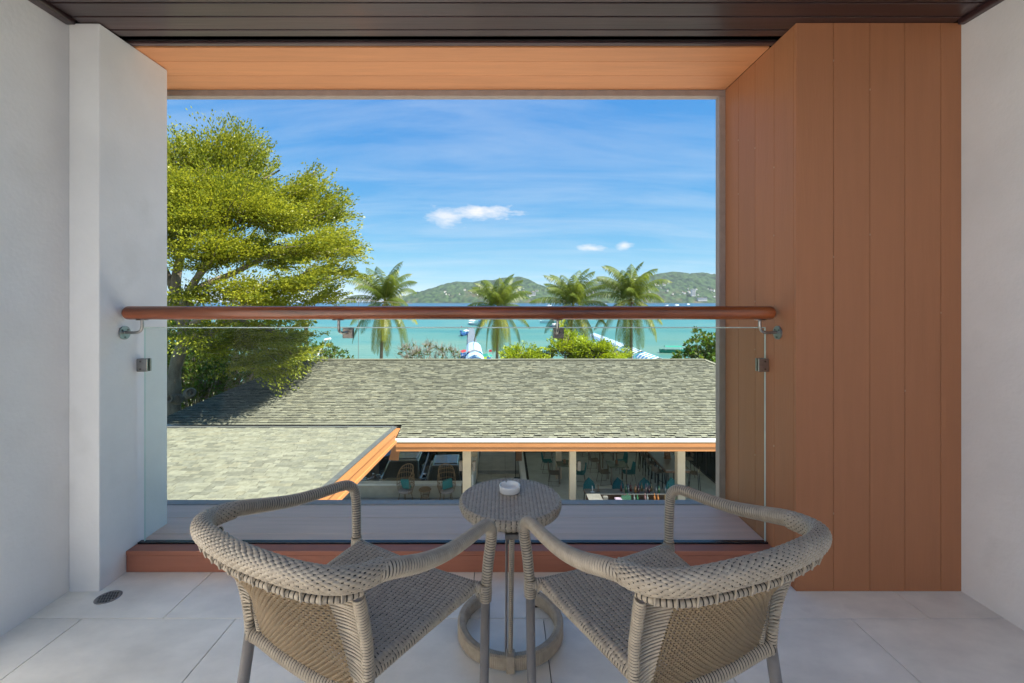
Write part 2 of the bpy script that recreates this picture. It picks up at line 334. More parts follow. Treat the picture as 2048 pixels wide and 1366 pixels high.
# lintel soffit above the opening
ls = empty('soffit_cladding', (-.2, 2.46, ZC), 0, 'orange-brown soffit boards spanning the top of the balcony opening', 'soffit')
pbox(ls, 'beam', BLACK, -2.6, XR+.2, 2.242, YO, ZC+.018, ZC+.40, 0)
yb = [2.242, 2.372, 2.520, YO]
for a, b in zip(yb[:-1], yb[1:]): pbox(ls, 'board', ORANGEX, -2.6, OX-.001, a+.0008, b-.0008, ZC, ZC+.0178)
# trim round the outer edge
tr = empty('opening_trim', (0, YO+.02, 0), 0, 'grey-brown trim framing the outer edge of the balcony opening', 'trim')
pbox(tr, 'top_trim', LIP, -2.6, OX+.03, YO+.001, YO+.05, ZC-.035, ZC+.40, .003)
pbox(tr, 'side_trim', LIP, OX-.035, XR+.1, YO+.001, YO+.05, -.4, ZC-.036, .003)
# sill
sl = empty('window_ledge', (-.25, 2.43, 0), 0, 'low mauve-brown boarded ledge under the glass balustrade', 'ledge')
ZS = .103
pbox(sl, 'core', BLACK, PX+.002, OX-.002, 2.20, 2.70, 0.001, ZS-.022, 0)
pbox(sl, 'riser', SILLF, PX+.002, OX-.002, 2.183, 2.199, 0.001, ZS-.0215, .002)
yb = [2.180, YG-.014, 2.345, 2.521, 2.676]
for i, (a, b) in enumerate(zip(yb[:-1], yb[1:])):
    x0, x1 = (PX+.002 if i < 3 else -2.5), OX-.002
    if i == 1: a = YG+.014
    pbox(sl, 'board', SILLF if i == 0 else MAUVE, PX+.002 if b < 2.457 else -2.5, x1, a+.0015, b-.0015, ZS-.02, ZS)
pbox(sl, 'lip', LIP, -2.5, OX-.036, 2.678, 2.74, ZS-.16, ZS+.004, .003)
pbox(sl, 'glazing_channel', BLACK, PX+.003, OX-.003, YG-.013, YG+.013, ZS-.03, ZS+.006, .001)
pbox(sl, 'outer_face', LIP, -2.5, OX-.04, 2.70, 2.735, -.5, ZS-.161, 0)
# glass balustrade
gb = empty('glass_balustrade', (-.25, YG, ZS), 0, 'clear glass balustrade sheet standing in the black channel', 'glass panel')
GT = 1.168
g = G(); x0, x1 = PX+.03+.25, OX-.012+.25; g.add([(x0, -.005, .007), (x1, -.005, .007), (x1, -.005, GT-ZS), (x0, -.005, GT-ZS), (x0, .005, .007), (x1, .005, .007), (x1, .005, GT-ZS), (x0, .005, GT-ZS)],
    [(0, 1, 2, 3), (5, 4, 7, 6)], 0); g.f += [(3, 2, 6, 7), (0, 3, 7, 4), (1, 5, 6, 2)]; g.m += [1, 1, 1]
g.obj('pane', [GLASS, GEDGE], gb); G().box(x0, x1, -.006, .006, GT-ZS+.0005, GT-ZS+.005).obj('polished_edge', GEDGE, gb)
for sx, xw in ((1, PX), (-1, OX)):
    L = gb.location; g = G(); X0 = xw-L.x; zc = .985-ZS
    a, b = sorted((X0+sx*.001, X0+sx*.052))
    g.box(a, b, -.016, -.0065, zc-.032, zc+.032); g.box(a, b, .0065, .016, zc-.032, zc+.032); a2, b2 = sorted((X0+sx*.001, X0+sx*.022)); g.box(a2, b2, -.0064, .0064, zc-.032, zc+.032)
    c = g.obj('clamp', STEEL, gb, bevel=.002)
    for dz in (-.019, .019):
        s = G().tube([(X0+sx*.02, -.0175, zc+dz), (X0+sx*.02, -.0155, zc+dz)], .0045, 10).obj('screw', DKSTEEL, c)
# handrail
YR, ZR = 2.172, 1.246
hr = empty('handrail', (-.25, YR, ZR), 0, 'round varnished wooden handrail running across the opening on steel brackets', 'handrail')
xa, xb_ = PX+.004+.25, OX-.02+.25
k = np.linspace(0, np.pi/2, 7); e = .022
xs = np.r_[xa+e*(1-np.cos(k))*0+e*(1-np.sin(k[::-1]))*1.0, np.linspace(xa+e, xb_-e, 12)[1:-1], xb_-e+e*np.sin(k)]
xs = np.r_[xa+e-e*np.cos(k), np.linspace(xa+e, xb_-e, 12)[1:-1], xb_-e+e*np.sin(k)]
rr = np.r_[.010+.022*np.sin(k), np.ones(10)*.032, .010+.022*np.cos(k)]
G().tube([(x, 0, 0) for x in xs], rr, 32).obj('rail', RAILW, hr, True)
def bracket(x, side):
    if side:
        s = side; xw = (PX if s > 0 else OX)+.25; g = G()
        g.tube([(xw+s*.001, 0, -.095), (xw+s*.007, 0, -.095)], .031, 28)
        b = g.obj('bracket_plate', STEEL, hr, bevel=.0015)
        g = G().tube(spline([(xw+s*.006, 0, -.093), (xw+s*.05, 0, -.095), (xw+s*.078, 0, -.088), (xw+s*.088, 0, -.066), (xw+s*.088, 0, -.036)], .006), .0068, 12)
        g.box(xw+s*.088-.022, xw+s*.088+.022, -.011, .011, -.0355, -.0315); g.obj('arm', STEEL, b, True)
        for a in (40, 140, 270): G().tube([(xw+s*.0065, .021*math.cos(R(a)), -.095+.021*math.sin(R(a))), (xw+s*.0095, .021*math.cos(R(a)), -.095+.021*math.sin(R(a)))], .004, 10).obj('screw', DKSTEEL, b)
    else:
        yg = YG-YR; b = G().box(x-.0255, x+.0255, yg-.013, yg-.0055, -.128, -.078).box(x-.0255, x+.0255, yg+.0055, yg+.011, -.128, -.078).obj('bracket_plate', DKSTEEL, hr, bevel=.002)
        g = G().tube(spline([(x-.0, yg-.012, -.098), (x-.012, yg*.55, -.1), (x-.0155, .012, -.09), (x-.0155, .0, -.07), (x-.0155, 0, -.036)], .006), .0068, 12)
        g.box(x-.0155-.028, x-.0155+.022, -.011, .011, -.0355, -.0315); g.obj('arm', STEEL, b, True)
bracket(0, 1); bracket(0, -1); bracket(X_(697, YG)+.25, 0); bracket(X_(1117, YG)+.25, 0)
# floor drain
dr = empty('floor_drain', (-1.735, 2.0, 0), 0, 'small round steel drain grate in the floor tiles by the white pillar', 'drain')
G().lathe([(.0, .0012), (.043, .0012), (.0465, .0022), (.049, .0012), (.049, -.004)], 32).obj('rim', STEEL, dr, True)
g = G()
for i in range(-3, 4):
    for j in range(-3, 4):
        x, y = i*.0115+(j % 2)*.0057, j*.0105
        if x*x+y*y < .036**2: g.lathe([(.0001, .0018), (.0041, .0018)], 8, (x, y, 0))
g.obj('hole', BLACK, dr)

# ================================================================== WICKER CHAIRS
def weave_h(a, b, pa, pb, depth, wa=.92, wb=.92):
    i = np.floor(a/pa); j = np.floor(b/pb); fa = a/pa-i-.5; fb = b/pb-j-.5
    over = ((i+j) % 2) == 0
    ha = np.clip(1-np.abs(2*fa/wa)**3.5, 0, 1)**.5*(.45+.55*np.cos(np.pi*fb)**.6)     # strand running along b on top
    hb = np.clip(1-np.abs(2*fb/wb)**3.5, 0, 1)**.5*(.45+.55*np.cos(np.pi*fa)**.6)
    return depth*np.where(over, np.maximum(ha, .0), np.maximum(hb, .0))
def make_chair():
    root = empty('wicker_armchair', (0, 0, 0))
    # seat: a dished woven sheet rolling over side rails
    nu, nv = 300, 250
    U = np.linspace(-1, 1, nu); V = np.linspace(0, 1, nv); UU, VV = np.meshgrid(U, V, indexing='ij')
    hw = .212+(.262-.212)*VV; vv = -.195+.415*VV
    edge = np.clip((np.abs(UU)-.90)/.10, 0, 1); ang = edge*np.pi*.72
    r = .017
    u_in = hw*.90*np.sign(UU)*np.minimum(np.abs(UU)/.90, 1)
    Xs = u_in+np.sign(UU)*(hw*.10-.0)*0+np.sign(UU)*r*1.5*np.sin(ang)*np.where(edge > 0, 1, 0)
    fe = np.clip((VV-.93)/.07, 0, 1)*np.pi*.55
    Z = .432-.022*(1-(UU*.9)**2)*np.sin(np.pi*np.clip(VV, 0, 1))-r*(1-np.cos(ang))-.018*(1-np.cos(fe))
    Yv = np.where(VV > .93, -.195+.415*.93+.018*np.sin(fe), vv)
    # surface distances for the weave
    sa = np.where(edge > 0, hw*.9+edge*.045, np.abs(UU)*hw)*np.sign(UU)+1.0; sb = VV*.44
    h = weave_h(sa, sb, .0160, .0115, .0042, .86, .86)
    P = np.stack([Xs, Yv, Z+h*np.cos(ang)], -1); P[..., 0] += np.sign(UU)*h*np.sin(ang)
    G().grid(P, H=h, thr=.0012).obj('seat', [WICK, GROOVE_SHADE], root, True)
    # rails under the seat
    g = G(); zq = .412
    wrap(g, [(-.275, .215, .415), (-.2, .212, zq), (0, .21, zq-.004), (.2, .212, zq), (.275, .215, .415)], .0150, .009)
    for s in (-1, 1): wrap(g, [(s*.246, .205, zq), (s*.228, 0, zq-.002), (s*.212, -.19, zq-.004)], .014, .009)
    g.obj('seat_rail', [WICK, GROOVE_SHADE], root, True)
    for s in (-1, 1):
        # front leg + arm tube in one bent wrapped pipe
        g = G(); wrap(g, [(s*.281, .222, .385), (s*.283, .224, .43), (s*.288, .228, .50), (s*.295, .232, .56), (s*.298, .226, .598), (s*.300, .200, .622), (s*.303, .160, .631), (s*.308, .08, .636), (s*.312, -.02, .648), (s*.312, -.12, .672), (s*.300, -.205, .698), (s*.290, -.245, .706)], [.0165, .017, .0175, .018, .018, .0185, .019, .0195, .0205, .0215, .0225, .0225], .0086, 16)
        g.obj('armrest', [WICK, GROOVE_SHADE], root, True)
        g = G(); g.tube([(s*.281, .222, .40), (s*.279, .220, .2), (s*.276, .216, .012)], .0142, 18); l_ = g.obj('leg', LEGM, root, True)
        G().tube([(s*.276, .216, .0), (s*.276, .216, .014)], .0155, 14).obj('foot_cap', RUBBER, l_)
        g = G(); # knot wrapping where seat meets leg
        wrap(g, [(s*.281, .222, .374), (s*.281, .222, .40), (s*.281, .222, .43)], [.0185, .0205, .019], .0075, 16); wrap(g, [(s*.279, .218, .414), (s*.245, .212, .414)], .0165, .008, 14); g.obj('wrapped_joint', [WICK, GROOVE_SHADE], root, True)
        g = G(); g.tube(spline([(s*.228, -.212, .37), (s*.236, -.235, .2), (s*.250, -.262, .012)], .05), .0155, 18); l_ = g.obj('leg', LEGM, root, True)
        G().tube([(s*.250, -.262, .0), (s*.250, -.262, .014)], .0165, 14).obj('foot_cap', RUBBER, l_)
        # back post: outer pipe, inner pipe, ladder of strands between them
        po = [(s*.228, -.212, .345), (s*.232, -.214, .42), (s*.240, -.224, .50), (s*.250, -.245, .58), (s*.262, -.272, .66)]
        pi_ = [(s*.196, -.204, .385), (s*.190, -.216, .44), (s*.181, -.231, .52), (s*.176, -.250, .59), (s*.176, -.275, .655)]
        g = G(); wrap(g, po, .0150, .0088, 14); g.obj('back_post', [WICK, GROOVE_SHADE], root, True)
        g = G(); wrap(g, pi_, .0105, .0078, 12)
        A = spline(po, .0105); n = len(A); B = spline(pi_, .0105); B = B[np.linspace(0, len(B)-1, n).round().astype(int)]
        for i in range(6, n):
            a = A[i]+np.array([0, 0, .004]); b = B[i]+np.array([0, 0, -.004]); q = np.array([a, .5*(a+b), b]); q[:, 1] -= .0135; q[1, 1] += .002; g.tube(q, .0031, 6)
        g.obj('ladder_lacing', [WICK, GROOVE_SHADE], root, True)
    # wide woven back band (horseshoe)
    pth = [(.288, -.225, .704), (.283, -.268, .709), (.262, -.312, .716), (.215, -.347, .724), (.14, -.371, .731), (0, -.386, .736)]
    pth = pth+[(-x, y, z) for x, y, z in pth[:-1][::-1]]
    C = spline(pth, .0024); X, Y = frames(C, (0, 0, 1)); n = len(C); q = np.linspace(0, 1, n); mid = np.sin(np.pi*np.clip(q, 0, 1))**.55
    nt_ = 96; T = np.arange(nt_)*2*np.pi/nt_
    a_ = (.0205+.001*mid); b_ = (.0205+.0065*mid)
    s_ = np.r_[0, np.cumsum(np.linalg.norm(np.diff(C, axis=0), axis=1))]
    nper = 14; tt = T/(2*np.pi)*nper; SS, TT = np.meshgrid(s_/.0120, tt, indexing='ij')
    aa = (SS*.62+TT); bb = (SS*.62-TT)*1.0
    h = weave_h(aa+100, bb+100, 1, 1, .0032, .88, .88)
    tilt = .42*mid                                             # leans outwards
    Xo = X*np.cos(tilt)[:, None]+Y*np.sin(tilt)[:, None]; Yo = -X*np.sin(tilt)[:, None]+Y*np.cos(tilt)[:, None]
    ct, st = np.cos(T), np.sin(T); se = lambda c: np.sign(c)*np.abs(c)**.85
    P = C[:, None]+Xo[:, None]*((a_[:, None]+h)*se(ct)[None])[..., None]+Yo[:, None]*((b_[:, None]+h)*se(st)[None])[..., None]
    G().grid(P, cv=True, H=h, thr=.0011).obj('back_band', [WICK, GROOVE_SHADE], root, True)
    # thin wrapped rail under the band with tie strands
    off = np.array([0, .010, -.050]); rp = [(.272, -.270, .672), (.255, -.308, .674), (.208, -.343, .678), (.13, -.364, .683), (0, -.378, .687)]
    rp = rp+[(-x, y, z) for x, y, z in rp[:-1][::-1]]; g = G(); wrap(g, rp, .0095, .012, 12)
    RP = spline(rp, .043)
    for p in RP[1:-1]:
        d = np.array([p[0], p[1]+.05, 0]); d /= np.linalg.norm(d)
        a = p+d*.0105+np.array([0, 0, -.004]); b = p+d*.014+np.array([0, 0, .022]); g.tube([a, .5*(a+b)+d*.002, b], .0027, 6)
    g.obj('upper_rail', [WICK, GROOVE_SHADE], root, True)
    g = G(); wrap(g, [(-.228, -.212, .368), (-.19, -.205, .362), (-.1, -.205, .352), (0, -.206, .349), (.1, -.205, .352), (.19, -.205, .362), (.228, -.212, .368)], .0205, .0098, 16); g.obj('lower_rail', [WICK, GROOVE_SHADE], root, True)
    # see-through backrest weave: bulging sheet of strands between rails
    def surf(a, b):     # a in -1..1 across, b in 0..1 up
        z = .368+(.680-.368)*b; hw_ = np.interp(b, [0, .2, .5, .75, 1], [.196, .190, .181, .177, .178])
        y = np.interp(b, [0, .25, .5, .75, 1], [-.200, -.222, -.240, -.262, -.296])-.074*b*(1-a*a)-.012*(1-a*a)
        return np.stack([a*hw_, y, z+.002*(1-a*a)], -1)
    g = G(); nh, nvt = 44, 46
    for i in range(nh):
        k = np.arange(nvt*2+1); a = k/(nvt*2)*2-1; b = np.full_like(a, (i+.5)/nh)
        Pp = surf(a, b); Pp[:, 1] += .0022*np.cos(np.pi*(k-1)/2+np.pi*i) if False else .0020*np.sin(np.pi*k/2+np.pi*i+np.pi/2)
        g.tube(Pp, .0030, 5, caps=False, flat=.7)
    for j in range(nvt):
        k = np.arange(nh+1); b = k/nh; a = np.full_like(b, (j+.5)/nvt*2-1)
        Pp = surf(a, b); Pp[:, 1] -= .0020*np.where((k+j) % 2, 1, -1)*.6
        g.tube(Pp, .0024, 5, caps=False)
    g.obj('back_panel', WICKG, root, True)
    return root
ch = make_chair(); ch.location = (-.408, 1.354, 0); ch.rotation_euler = (0, 0, -.517)
tag(ch, 'taupe wicker armchair left of the side table, seen from behind', 'armchair', 'wicker armchairs on the balcony')
ch2 = tree_copy(ch); ch2.location = (.431, 1.336, 0); ch2.rotation_euler = (0, 0, .406)
tag(ch2, 'taupe wicker armchair right of the side table, seen from behind', 'armchair')

# ------------------------------------------------------------------ side table
tb = empty('side_table', (.029, 1.79, 0), 0, 'small round woven side table between the two armchairs', 'side table')
RT = .196; n = 210; q = np.linspace(-1, 1, n); QX, QY = np.meshgrid(q, q, indexing='ij')
# map square to disc keeps an even weave: use polar-free clipping grid
g = G(); step = .0021; m_ = int(RT/step)+1; xs = np.arange(-m_, m_+1)*step; A, B = np.meshgrid(xs, xs, indexing='ij'); rr_ = np.hypot(A, B); sc_ = np.minimum(1, (RT-.006)/np.maximum(rr_, 1e-6)); A2, B2 = A*sc_, B*sc_
hh = weave_h(A2+1, B2+1, .0145, .0110, .0034, .84, .84); P = np.stack([A2, B2, .527+hh], -1); idx = np.arange(A.size).reshape(A.shape)
keep = (rr_ < RT+.001); fm = keep[:-1, :-1] & keep[1:, :-1] & keep[1:, 1:] & keep[:-1, 1:]
F = np.stack([idx[:-1, :-1], idx[1:, :-1], idx[1:, 1:], idx[:-1, 1:]], -1)[fm]
g.v = list(map(tuple, P.reshape(-1, 3).tolist())); g.n = len(g.v); g.f = list(map(tuple, F.tolist())); hf = hh.reshape(-1)[F].mean(1); g.m = [1 if q_ < .0010 else 0 for q_ in hf]
g.lathe([(.0, .525), (RT-.005, .525)], 48); g.obj('tabletop', [WICK, GROOVE_SHADE], tb, True)
g = G(); prof = np.array([(RT-.010, .5285), (RT-.003, .527), (RT+.001, .521), (RT+.001, .505), (RT-.004, .492), (RT-.016, .484), (RT-.05, .482)])
pl = np.r_[0, np.cumsum(np.linalg.norm(np.diff(prof, axis=0), axis=1))]; sq = np.linspace(0, pl[-1], 34); pr = np.stack([np.interp(sq, pl, prof[:, k]) for k in (0, 1)], 1)
nT = 720; T = np.arange(nT)*2*np.pi/nT; SS, TT = np.meshgrid(sq, T*RT, indexing='ij'); hh = weave_h(TT, SS+1, 2*np.pi*RT/64, .0090, .0034, .86, .86)
dn = np.gradient(pr, axis=0); nx, nz_ = -dn[:, 1], dn[:, 0]; ln = np.hypot(nx, nz_); nx, nz_ = nx/ln, nz_/ln
rad = pr[:, 0][:, None]+nx[:, None]*hh; zz = pr[:, 1][:, None]+nz_[:, None]*hh
G().grid(np.stack([rad*np.cos(T), rad*np.sin(T), zz], -1), cv=True, H=hh, thr=.0009).obj('woven_edge', [WICK, GROOVE_SHADE], tb, True)
G().lathe([(.0, .483), (RT-.02, .483)], 40).obj('underside', LEGM, tb)
G().box(-.022, .026, -RT-.006, -RT+.02, .468, .486).obj('hinge_plate', DKSTEEL, tb, bevel=.002)
g = G(); wrap(g, [(.002, -.180, .47), (0, -.180, .3), (-.003, -.182, .05)], [.0150, .0135, .0125], .0068, 14, flat=.7); g.obj('pole', [WICK, GROOVE_SHADE], tb, True)
G().tube([(-.016, -.168, .47), (-.0185, -.170, .05)], .0045, 8).obj('rear_tube', LEGM, tb, True)
g = G(); a0 = R(90+33); a1 = R(360+90-33); npp = int(.19*(a1-a0)/.0016); A = np.linspace(a0, a1, npp); k = np.arange(npp); dent = .0016*np.array([1, .2, 0, .2])[k % 4]
sec = [(.175, .012), (.175, .056), (.182, .0615), (.200, .0615), (.206, .056), (.206, .012), (.200, .008), (.181, .008)]
P = []
for (r_, z_) in sec: P.append(np.stack([(r_+(dent if r_ < .19 else -dent))*np.cos(A), (r_+(dent if r_ < .19 else -dent))*np.sin(A), z_+(-dent if z_ > .03 else dent)], -1))
P = np.stack(P, 1); o = g.n; g.grid(P, cv=True); ns_ = len(sec); g.f += [tuple(range(ns_)), tuple(range((npp-1)*ns_, npp*ns_))]; g.m += [0, 0]
rg = g.obj('base_ring', WICK, tb, False)
for a in (90+36, 200, 270, 340, 360+54):
    G().tube([(.19*math.cos(R(a)), .19*math.sin(R(a)), 0), (.19*math.cos(R(a)), .19*math.sin(R(a)), .0085)], .011, 12).obj('foot', RUBBER, rg)
g = G().box(-.018, .013, -.212, -.170, .006, .066); g.obj('pole_knot', WICK, tb, bevel=.004)
# ashtray
ra = .0435; g = G(); n = 72; prof = [(.0, .0), (ra-.004, .0), (ra-.001, .003), (ra, .024), (ra-.001, .0275), (ra-.004, .0285), (ra-.0065, .0275), (ra-.0075, .02), (ra-.011, .009), (.0, .008)]
T = np.arange(n)*2*np.pi/n; pr = np.array(prof); P = np.stack([pr[:, 0][:, None]*np.cos(T), pr[:, 0][:, None]*np.sin(T), pr[:, 1][:, None]+0*T], -1)
for a in (110, 215, 330):
    d = np.abs((T-R(a)+np.pi) % (2*np.pi)-np.pi); w_ = np.exp(-(d/.085)**4); P[3:8, :, 2] -= (.0075*w_)[None]*np.array([.5, 1, 1, 1, .5])[:, None]
o = g.grid(P, cv=True).obj('ashtray', CERAM, None, True, loc=(.0275, 1.845, .530)); tag(o, 'small round white ceramic ashtray standing on the woven side table', 'ashtray')

# ================================================================== GROUND, SEA, HILLS
GZ = -6.2; PZ = -6.75; SEA = -7.5
g = G(); xs = [-3000, -400, -60, -30, 30, 60, 400, 3000]
gy = [(-3000, GZ-1.36), (-60, GZ-1.36), (21, GZ-1.36), (24, GZ-1.36), (40, -7.2), (47, -7.3), (56, -8.2)]
g.grid([[(x, y, z if y > 22 or abs(x) > 59 else z) for y, z in gy] for x in xs]); 
gr = g.obj('ground', LAND); tag(gr, kind='structure')
G().box(-13, -1.46, 17.62, 24.9, GZ-1.4, GZ-1.3).obj('car_park', ASPH)
tag(bpy.data.objects['car_park'], kind='structure')
g = G().box(-14, -1.46, 24.91, 38, GZ-1.4, GZ-1.28).box(-1.45, 4.5, 30.02, 38, GZ-1.4, GZ-.3); tag(g.obj('sand_yard', SAND), kind='structure')
G().box(-20, 20, 2.8, 13.4, GZ-1.42, GZ+.0).obj('bounce_slab', CONC); tag(bpy.data.objects['bounce_slab'], kind='structure')  # hidden pale ground added to bounce sunlight up to balcony and soffit
# sea
def seamat():
    m = bpy.data.materials.new('sea_water'); m.use_nodes = True; t = m.node_tree; n = t.nodes; l = t.links; p = n['Principled BSDF']
    g_ = n.new('ShaderNodeNewGeometry'); s_ = n.new('ShaderNodeSeparateXYZ'); l.new(g_.outputs['Position'], s_.inputs[0])
    lg = n.new('ShaderNodeMath'); lg.operation = 'LOGARITHM'; l.new(s_.outputs[1], lg.inputs[0]); lg.inputs[1].default_value = 10
    mp_ = n.new('ShaderNodeMapping'); l.new(g_.outputs['Position'], mp_.inputs[0]); mp_.inputs['Scale'].default_value = (.022, .05, 1)
    ns = n.new('ShaderNodeTexNoise'); l.new(mp_.outputs[0], ns.inputs['Vector']); ns.inputs['Scale'].default_value = 1.; ns.inputs['Detail'].default_value = 6; ns.inputs['Distortion'].default_value = 1.2
    ad = n.new('ShaderNodeMath'); ad.operation = 'MULTIPLY_ADD'; l.new(ns.outputs[0], ad.inputs[0]); ad.inputs[1].default_value = 1.25; l.new(lg.outputs[0], ad.inputs[2])
    mr_ = n.new('ShaderNodeMapRange'); mr_.inputs[1].default_value = 2.38; mr_.inputs[2].default_value = 4.3; l.new(ad.outputs[0], mr_.inputs[0])
    cr = n.new('ShaderNodeValToRGB'); l.new(mr_.outputs[0], cr.inputs[0]); e = cr.color_ramp.elements
    e[0].position = 0; e[0].color = (.100, .185, .145, 1); e[1].position = 1; e[1].color = (.003, .030, .085, 1)
    for ps, c in ((.18, (.060, .165, .145, 1)), (.36, (.018, .125, .130, 1)), (.55, (.006, .080, .108, 1)), (.72, (.003, .042, .095, 1))): q = e.new(ps); q.color = c
    l.new(cr.outputs[0], p.inputs['Base Color']); p.inputs['Roughness'].default_value = .28; p.inputs['IOR'].default_value = 1.33; p.inputs['Specular IOR Level'].default_value = .35
    w1 = n.new('ShaderNodeTexNoise'); mp2 = n.new('ShaderNodeMapping'); l.new(g_.outputs['Position'], mp2.inputs[0]); mp2.inputs['Scale'].default_value = (.35, 1.1, 1); l.new(mp2.outputs[0], w1.inputs['Vector']); w1.inputs['Scale'].default_value = .8; w1.inputs['Detail'].default_value = 6
    bp = n.new('ShaderNodeBump'); bp.inputs['Strength'].default_value = .7; bp.inputs['Distance'].default_value = .35; l.new(w1.outputs[0], bp.inputs['Height']); l.new(bp.outputs[0], p.inputs['Normal'])
    return m
sea = G().add([(-30000, 46, SEA), (30000, 46, SEA), (30000, 30000, SEA), (-30000, 30000, SEA)], [(0, 1, 2, 3)]).obj('sea', seamat()); tag(sea, kind='structure')
# value noise
def vnoise(x, y, seed):
    r_ = np.random.default_rng(seed).random((256, 256)); xi = np.floor(x).astype(int); yi = np.floor(y).astype(int); fx = x-xi; fy = y-yi; fx = fx*fx*(3-2*fx); fy = fy*fy*(3-2*fy)
    a = r_[xi % 256, yi % 256]; b = r_[(xi+1) % 256, yi % 256]; c = r_[xi % 256, (yi+1) % 256]; d = r_[(xi+1) % 256, (yi+1) % 256]
    return a*(1-fx)*(1-fy)+b*fx*(1-fy)+c*(1-fx)*fy+d*fx*fy
def fbm(x, y, o, seed): return sum(vnoise(x*2**k, y*2**k, seed+k)/2**(k+1) for k in range(o))
YRG = 3300.
prof = [(770, 604), (812, 601), (822, 592), (850, 583), (870, 575), (895, 567), (915, 563), (945, 565), (968, 560), (985, 561), (1005, 556), (1020, 555), (1038, 553.5), (1056, 559), (1072, 568), (1088, 574), (1110, 573), (1135, 570), (1160, 566), (1178, 563), (1200, 566), (1235, 562), (1262, 557), (1290, 552), (1318, 548), (1345, 544), (1360, 545), (1378, 547.5), (1405, 545.5), (1420, 549), (1440, 553), (1480, 560), (1560, 552), (1680, 575), (1850, 603)]
pxs = np.array([p[0] for p in prof]); Hs = (603-np.array([p[1] for p in prof]))/910*YRG
NX, NY = 620, 70
xs = X_(np.linspace(765, 1850, NX), YRG); ys = np.linspace(2350, 4000, NY); XX, YY = np.meshgrid(xs, ys, indexing='ij')
ppx = 1006+XX*910/YRG; Hh = np.interp(ppx.ravel(), pxs, Hs).reshape(XX.shape)
shore = 2500+70*fbm(XX/300+50, YY*0, 3, 4)
tq = (YY-shore)/(YRG-shore); rise = np.where(tq < 1, np.clip(tq, 0, 1)**.8, np.clip(1-(tq-1)*1.2, 0, 1))
ridge = fbm(XX/240+9, YY/260, 4, 21)
Z = Hh*rise*np.where(tq < .95, .72+.5*ridge, 1.0)+np.where(tq > 0, 1, 0)*(vnoise(XX/9+500, YY/20, 77)*12+vnoise(XX/26+500, YY/50, 78)*16)*np.clip(tq*5, 0, 1)*np.clip(Hh/30, 0, 1)
Z = np.minimum(Z, Hh*YY/YRG*1.02+6)+SEA-1.5+np.clip(tq*60, 0, 3)
HILL = bpy.data.materials.new('forest_hillside'); HILL.use_nodes = True
def hillmat(m):
    t = m.node_tree; n = t.nodes; l = t.links; p = n['Principled BSDF']; p.inputs['Roughness'].default_value = .95; p.inputs['Specular IOR Level'].default_value = .1
    g_ = n.new('ShaderNodeNewGeometry'); mp_ = n.new('ShaderNodeMapping'); l.new(g_.outputs['Position'], mp_.inputs[0]); mp_.inputs['Scale'].default_value = (1, .45, 1)
    def noise(sc__, d=5):
        q = n.new('ShaderNodeTexNoise'); q.inputs['Scale'].default_value = sc__; q.inputs['Detail'].default_value = d; q.inputs['Roughness'].default_value = .65; l.new(mp_.outputs[0], q.inputs['Vector']); return q
    a = noise(.045); b = noise(.008); c = noise(.02)
    r = n.new('ShaderNodeValToRGB'); l.new(a.outputs[0], r.inputs[0]); e = r.color_ramp.elements; e[0].position = .40; e[0].color = (.005, .018, .010, 1); e[1].position = .60; e[1].color = (.040, .074, .028, 1)
    q = n.new('ShaderNodeMapRange'); q.inputs[1].default_value = .50; q.inputs[2].default_value = .64; l.new(b.outputs[0], q.inputs[0])
    m1 = n.new('ShaderNodeMix'); m1.data_type = 'RGBA'; l.new(q.outputs[0], m1.inputs[0]); l.new(r.outputs[0], m1.inputs[6])
    r2 = n.new('ShaderNodeValToRGB'); l.new(c.outputs[0], r2.inputs[0]); e = r2.color_ramp.elements; e[0].position = .42; e[0].color = (.035, .05, .02, 1); e[1].position = .60; e[1].color = (.15, .11, .08, 1)
    s_ = n.new('ShaderNodeSeparateXYZ'); l.new(g_.outputs['Position'], s_.inputs[0]); k = n.new('ShaderNodeMapRange'); k.inputs[1].default_value = 90; k.inputs[2].default_value = 5; l.new(s_.outputs[2], k.inputs[0])
    kk = n.new('ShaderNodeMath'); kk.operation = 'MULTIPLY'; l.new(k.outputs[0], kk.inputs[0]); l.new(q.outputs[0], kk.inputs[1]); l.new(kk.outputs[0], m1.inputs[0]); l.new(r2.outputs[0], m1.inputs[7]); l.new(m1.outputs[2], p.inputs['Base Color'])
hillmat(HILL)
hills = G().grid(np.stack([XX, YY, Z], -1)).obj('hills', HILL, None, True); tag(hills, kind='structure')
def hz(x, y):
    i = int(np.clip(np.searchsorted(xs, x), 1, NX-1)); j = int(np.clip(np.searchsorted(ys, y), 1, NY-1)); return float(Z[i, j])
# far buildings on the hillside
hm = []
for k in range(4):
    w_, d_, h_ = ((9, 8, 6), (14, 9, 7), (8, 8, 9), (20, 10, 8))[k]; g = G().box(-w_/2, w_/2, -d_/2, d_/2, -3, h_, 0)
    g.add([(-w_/2-.6, -d_/2-.6, h_), (w_/2+.6, -d_/2-.6, h_), (w_/2+.6, d_/2+.6, h_), (-w_/2-.6, d_/2+.6, h_), (-w_/2+1, 0, h_+2.4), (w_/2-1, 0, h_+2.4)], [(0, 1, 5, 4), (2, 3, 4, 5), (1, 2, 5), (3, 0, 4), (0, 3, 2, 1)], 1)
    for i in range(int(w_//3)):
        for s_ in range(int(h_//3)): x = -w_/2+1.2+i*3; g.box(x, x+1.5, -d_/2-.08, -d_/2+.1, s_*3+.9, s_*3+2.3, 2)
    hm.append(g.mesh('house', [HOUSEW, HOUSER, CARG]))
spots = []
